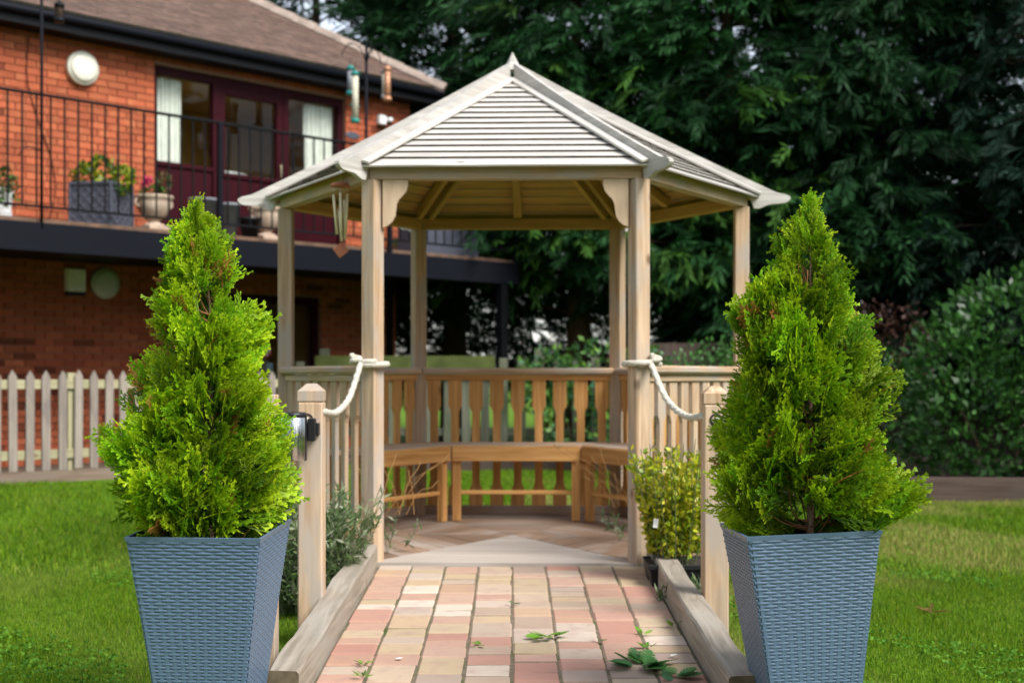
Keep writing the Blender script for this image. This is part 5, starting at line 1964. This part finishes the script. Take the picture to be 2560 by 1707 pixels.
conifer('rear conifer between house roof and gazebo roof', -1.0, 24.5, 11, 2.8, 1.0, 210, DK, 70, per=12, size=1.2)

conifer('rear conifer at the upper right, behind the shaded one', 5.9, 23.6, 11, 3.0, 1.6, 230, DK, 72, per=12, size=1.3)
conifer('rear conifer rising over the house ridge', -5.6, 25.5, 12, 3.0, 2.5, 150, DK, 73, per=12, size=1.3)

# ------------------------------------------------------------------ grass
rg = np.random.default_rng(77)


def grass(name, label, zones, n, h0, h1, w, seed):
    rng = np.random.default_rng(seed)
    areas = np.array([(b - a) * (d - c) for a, b, c, d in zones]); q = rng.choice(len(zones), n, p=areas / areas.sum())
    Z = np.array(zones)[q]
    X = Z[:, 0] + (Z[:, 1] - Z[:, 0]) * rng.random(n); Y = Z[:, 2] + (Z[:, 3] - Z[:, 2]) * rng.random(n)
    ok = ~((np.abs(X) < .782) & (Y < 6.9))
    ok &= ~(((X - GC.x) ** 2 + (Y - GC.y) ** 2) < 1.2 ** 2)
    for (px, py) in (LP, RPp, (-.858, 4.72)): ok &= ~((np.abs(X - px) < .055) & (np.abs(Y - py) < .055))
    for c in (PL_L, PL_R): ok &= ~((np.abs(X - c.x) < .125) & (np.abs(Y - c.y) < .125))
    # not beyond the house fence
    lx = (X - HP.x) * math.cos(HR) + (Y - HP.y) * math.sin(HR); ly = -(X - HP.x) * math.sin(HR) + (Y - HP.y) * math.cos(HR)
    ok &= ly < FW - .05
    ok &= ~((X > 2.2) & (Y > 12.25 - .105 * (X - 2.2)))
    X, Y = X[ok], Y[ok]; n = len(X)
    # inside the camera's cone only as far as a step aside could see
    ok = np.abs(X) < .46 * Y + .8
    X, Y = X[ok], Y[ok]; n = len(X)
    az = rng.uniform(0, 6.28, n); hgt = rng.uniform(h0, h1, n) * (1 + .35 * np.sin(X * 4.1 + 1.3) * np.sin(Y * 3.3))
    lean = rng.uniform(.1, .75, n)
    ww = w * rng.uniform(.7, 1.3, n)
    bx_, by_ = np.cos(az), np.sin(az)
    la = rng.uniform(0, 6.28, n)
    tipx = X + np.cos(la) * hgt * lean; tipy = Y + np.sin(la) * hgt * lean
    Vt = np.zeros((n, 3, 3)); gz = lawn_z(X, Y)
    Vt[:, 0] = np.stack([X - bx_ * ww, Y - by_ * ww, gz - .002], 1)
    Vt[:, 1] = np.stack([X + bx_ * ww, Y + by_ * ww, gz - .002], 1)
    Vt[:, 2] = np.stack([tipx, tipy, gz + hgt * np.sqrt(np.clip(1 - (lean * .6) ** 2, .2, 1))], 1)
    pal = np.array([(.115, .22, .005), (.16, .28, .006), (.07, .165, .005), (.20, .30, .010), (.13, .25, .006), (.05, .13, .006)])
    c = pal[rng.integers(0, len(pal), n)] * rng.uniform(.75, 1.2, (n, 1))
    straw = np.array([.36, .32, .10])
    # worn yellowish patches, more of them on the right lawn
    pat = .25 * (X > 0) + np.sin(X * 1.9 + .7 * np.sin(Y * 1.3)) * np.sin(Y * 1.15 + 1.1 * np.sin(X * .8)) + .35 * np.sin(X * 5.3 + Y * 3.1)
    f = np.clip((pat - .15) * 1.1, 0, 1) * np.where(X > 0, .9, .22) + np.where(rng.random(n) < .05, .5, 0)
    f = np.clip(f * rng.uniform(.4, 1.3, n), 0, .85)[:, None]
    c = c * (1 - f) + straw * f
    o = ob(name, np_mesh(name, Vt.reshape(-1, 3), 3, np.repeat(c, 3, 0)), M['grassblade'])
    return tag(o, label, 'grass', kind='stuff')


grass('near_grass', 'short lawn grass close to the planters', [(-3.9, -.78, 4.2, 7.4), (.78, 3.9, 4.2, 7.4)], 230000, .014, .034, .0019, 81)
grass('far_grass', 'short lawn grass further back', [(-6, 7, 7.4, 12.3), (-3, 3, 12.3, 15.7)], 170000, .025, .05, .0045, 82)


# clover growing through the near lawn
rcl = np.random.default_rng(5)
nC = 9000
cX = np.where(rcl.random(nC) < .5, -1, 1) * rcl.uniform(.8, 3.2, nC); cY = rcl.uniform(4.5, 7.5, nC)
patch_ = np.sin(cX * 3.1 + 1) * np.sin(cY * 2.7 + .4) + .6 * np.sin(cX * 7 + cY * 4) + np.clip((5.6 - cY) * .6, -.5, .7)
kC = (patch_ > .25) & (np.abs(cX) < .46 * cY + .5)
for c in (PL_L, PL_R): kC &= ~((np.abs(cX - c.x) < .14) & (np.abs(cY - c.y) < .14))
for (px, py) in (LP, RPp, (-.858, 4.72)): kC &= ~((np.abs(cX - px) < .07) & (np.abs(cY - py) < .07))
cX, cY = cX[kC], cY[kC]
nC = len(cX)
cP = np.repeat(np.stack([cX, cY, rcl.uniform(.018, .036, nC)], 1), 3, 0)
ca = (np.repeat(rcl.uniform(0, 6.28, nC), 3) + np.tile([0, 2.09, 4.19], nC))
cD = norm(np.stack([np.cos(ca), np.sin(ca), rcl.uniform(-.1, .5, 3 * nC)], 1))
cV = leaf_quads(cP, cD, np.repeat(rcl.uniform(.010, .019, nC), 3), rcl, .95, .06)
tag(ob('clover', np_mesh('clover', cV, 4, lerp_cols(3 * nC, 4, [(.07, .19, .015), (.10, .25, .018), (.13, .28, .02)], rcl)), M['grassblade']), 'clover leaves scattered through the near lawn', 'clover', kind='stuff')

# unseen tree belt beside and behind the viewer, added to block the low sky
rw = np.random.default_rng(8)
wb = []
for (x, y, h, r) in ((13, 11, 9, 2.8), (14, 5.5, 9.5, 3), (14.5, 0, 9, 3), (13, -5.5, 9, 3), (8.5, -10, 8.5, 3), (3, -12, 8.5, 3), (-3, -12.5, 8.5, 3), (-9, -11, 8.5, 3), (-13.5, -6, 8.5, 3), (-15, 0, 8.5, 3)):
    for u in np.linspace(.08, .95, 6):
        wb.append((x + rw.uniform(-.4, .4), y + rw.uniform(-.4, .4), h * u, r * (1.05 - .8 * u), r * (1.05 - .8 * u), h * .13))
wP, wd = blob_points(wb, 16000, rw, .6, .05)
wD = norm(wd + rw.normal(0, .6, wd.shape))
wV = leaf_quads(wP, wD, rw.uniform(.45, .8, len(wP)), rw, .7)
tag(ob('added_sky_block_trees', np_mesh('added_sky_block_trees', wV, 4, lerp_cols(len(wP), 4, DK, rw)), M['conifer']), 'unseen belt of dark trees added to block the low sky', 'trees', kind='stuff')


# ------------------------------------------------------------------ small things on the path and lawn
def weed(name, label, x, y, n, size, spread, cols, seed, up=.25, wid=.6):
    rng = np.random.default_rng(seed)
    z = path_z(y) + .003 if abs(x) < .67 else .01
    t = thing(name, label, 'weed' if name == 'weed' else 'leaf', (x, y, z))
    az = rng.uniform(0, 6.28, n)
    P = np.stack([np.cos(az) * spread * rng.random(n) * .5, np.sin(az) * spread * rng.random(n) * .5, rng.uniform(.002, .012, n)], 1)
    D = norm(np.stack([np.cos(az), np.sin(az), rng.uniform(.02, up, n)], 1))
    # toothed leaf outline as a small fan of quads
    a, b, c = axes(D, rng, rng.normal(0, .3, n))
    Q = []
    K = 5
    for sd in (-1, 1):
        for i in range(K):
            u0, u1 = i / K, (i + 1) / K
            wv = lambda u: wid * .5 * math.sin(math.pi * min(u * .9 + .08, 1)) ** .8
            Q.append([[u0, 0, .03 * u0], [u0 + .02, sd * wv(u0) * .75, .06], [u1, sd * wv(u1) * 1.0, .05], [u1, 0, .03 * u1]])
    Q = np.array(Q).reshape(-1, 3)
    V = inst(Q, P, a, b, c, rng.uniform(size * .6, size * 1.15, n))
    ob('leaves', np_mesh('leaves', V, 4, lerp_cols(n, len(Q), cols, rng)), M['leaf'], t)
    return t


WG = [(.15, .33, .025), (.2, .38, .04), (.12, .28, .025)]
DG = [(.07, .23, .05), (.10, .28, .07), (.05, .18, .05)]
weed('weed', 'largest dark green toothed weed on the right of the ramp', .455, 4.80, 18, .085, .13, DG, 91, .35, .85)
weed('weed', 'small dark weed sprig just nearer than the largest weed', .56, 4.63, 8, .075, .06, DG, 92, .35, .85)
weed('weed', 'light green star-shaped weed in the middle of the ramp', .135, 5.22, 10, .06, .06, WG, 93, .4, .75)
weed('weed', 'small weed in the joint near the right sleeper', .50, 5.28, 6, .035, .03, WG, 94, .8)
weed('weed', 'small weed in the joint above the largest weed', .50, 5.05, 6, .035, .04, WG, 95, .8)
weed('weed', 'tuft of thin green weed at the lower left of the ramp', -.505, 4.63, 12, .035, .03, WG, 96, 1.4, .25)
weed('weed', 'flat green weed near the left sleeper', -.525, 4.81, 6, .032, .03, WG, 97, .5, .4)
weed('weed', 'dark weed sprig near the star-shaped weed', .33, 5.16, 4, .03, .03, DG, 98)
weed('weed', 'weed against the right sleeper face', .645, 5.42, 6, .04, .03, WG, 99, 1.2)
weed('weed', 'single green leaf left of the ramp middle', -.12, 5.09, 3, .035, .02, WG, 100)
weed('weed', 'tiny leaf in the joint halfway up the ramp', -.0, 5.85, 3, .035, .02, DG, 101)
weed('weed', 'green seedlings at the foot of the edging on the right lawn', 3.45, 11.7, 10, .12, .2, [(.06, .16, .05), (.1, .2, .08)], 102, 1.6, .3)
dl = weed('dry_leaf', 'curled brown dry leaf lying on the right lawn', 1.92, 6.25, 5, .10, .06, [(.26, .14, .05), (.34, .2, .08)], 103, .6, .4)
for (x, y, l) in ((-.405, 4.88, 'white petal on the left of the ramp'), (.585, 4.93, 'white petal near the right sleeper')):
    o = ob('petal', pyd('petal', [(-.012, -.006, 0), (.008, -.009, .003), (.016, .002, .005), (.006, .010, .003), (-.010, .007, .002), (0, 0, -.001)], [(0, 1, 5), (1, 2, 5), (2, 3, 5), (3, 4, 5), (4, 0, 5)]), M['tape'], None, Matrix.Translation((x, y, path_z(y) + .008)))
    tag(o, l, 'petal')
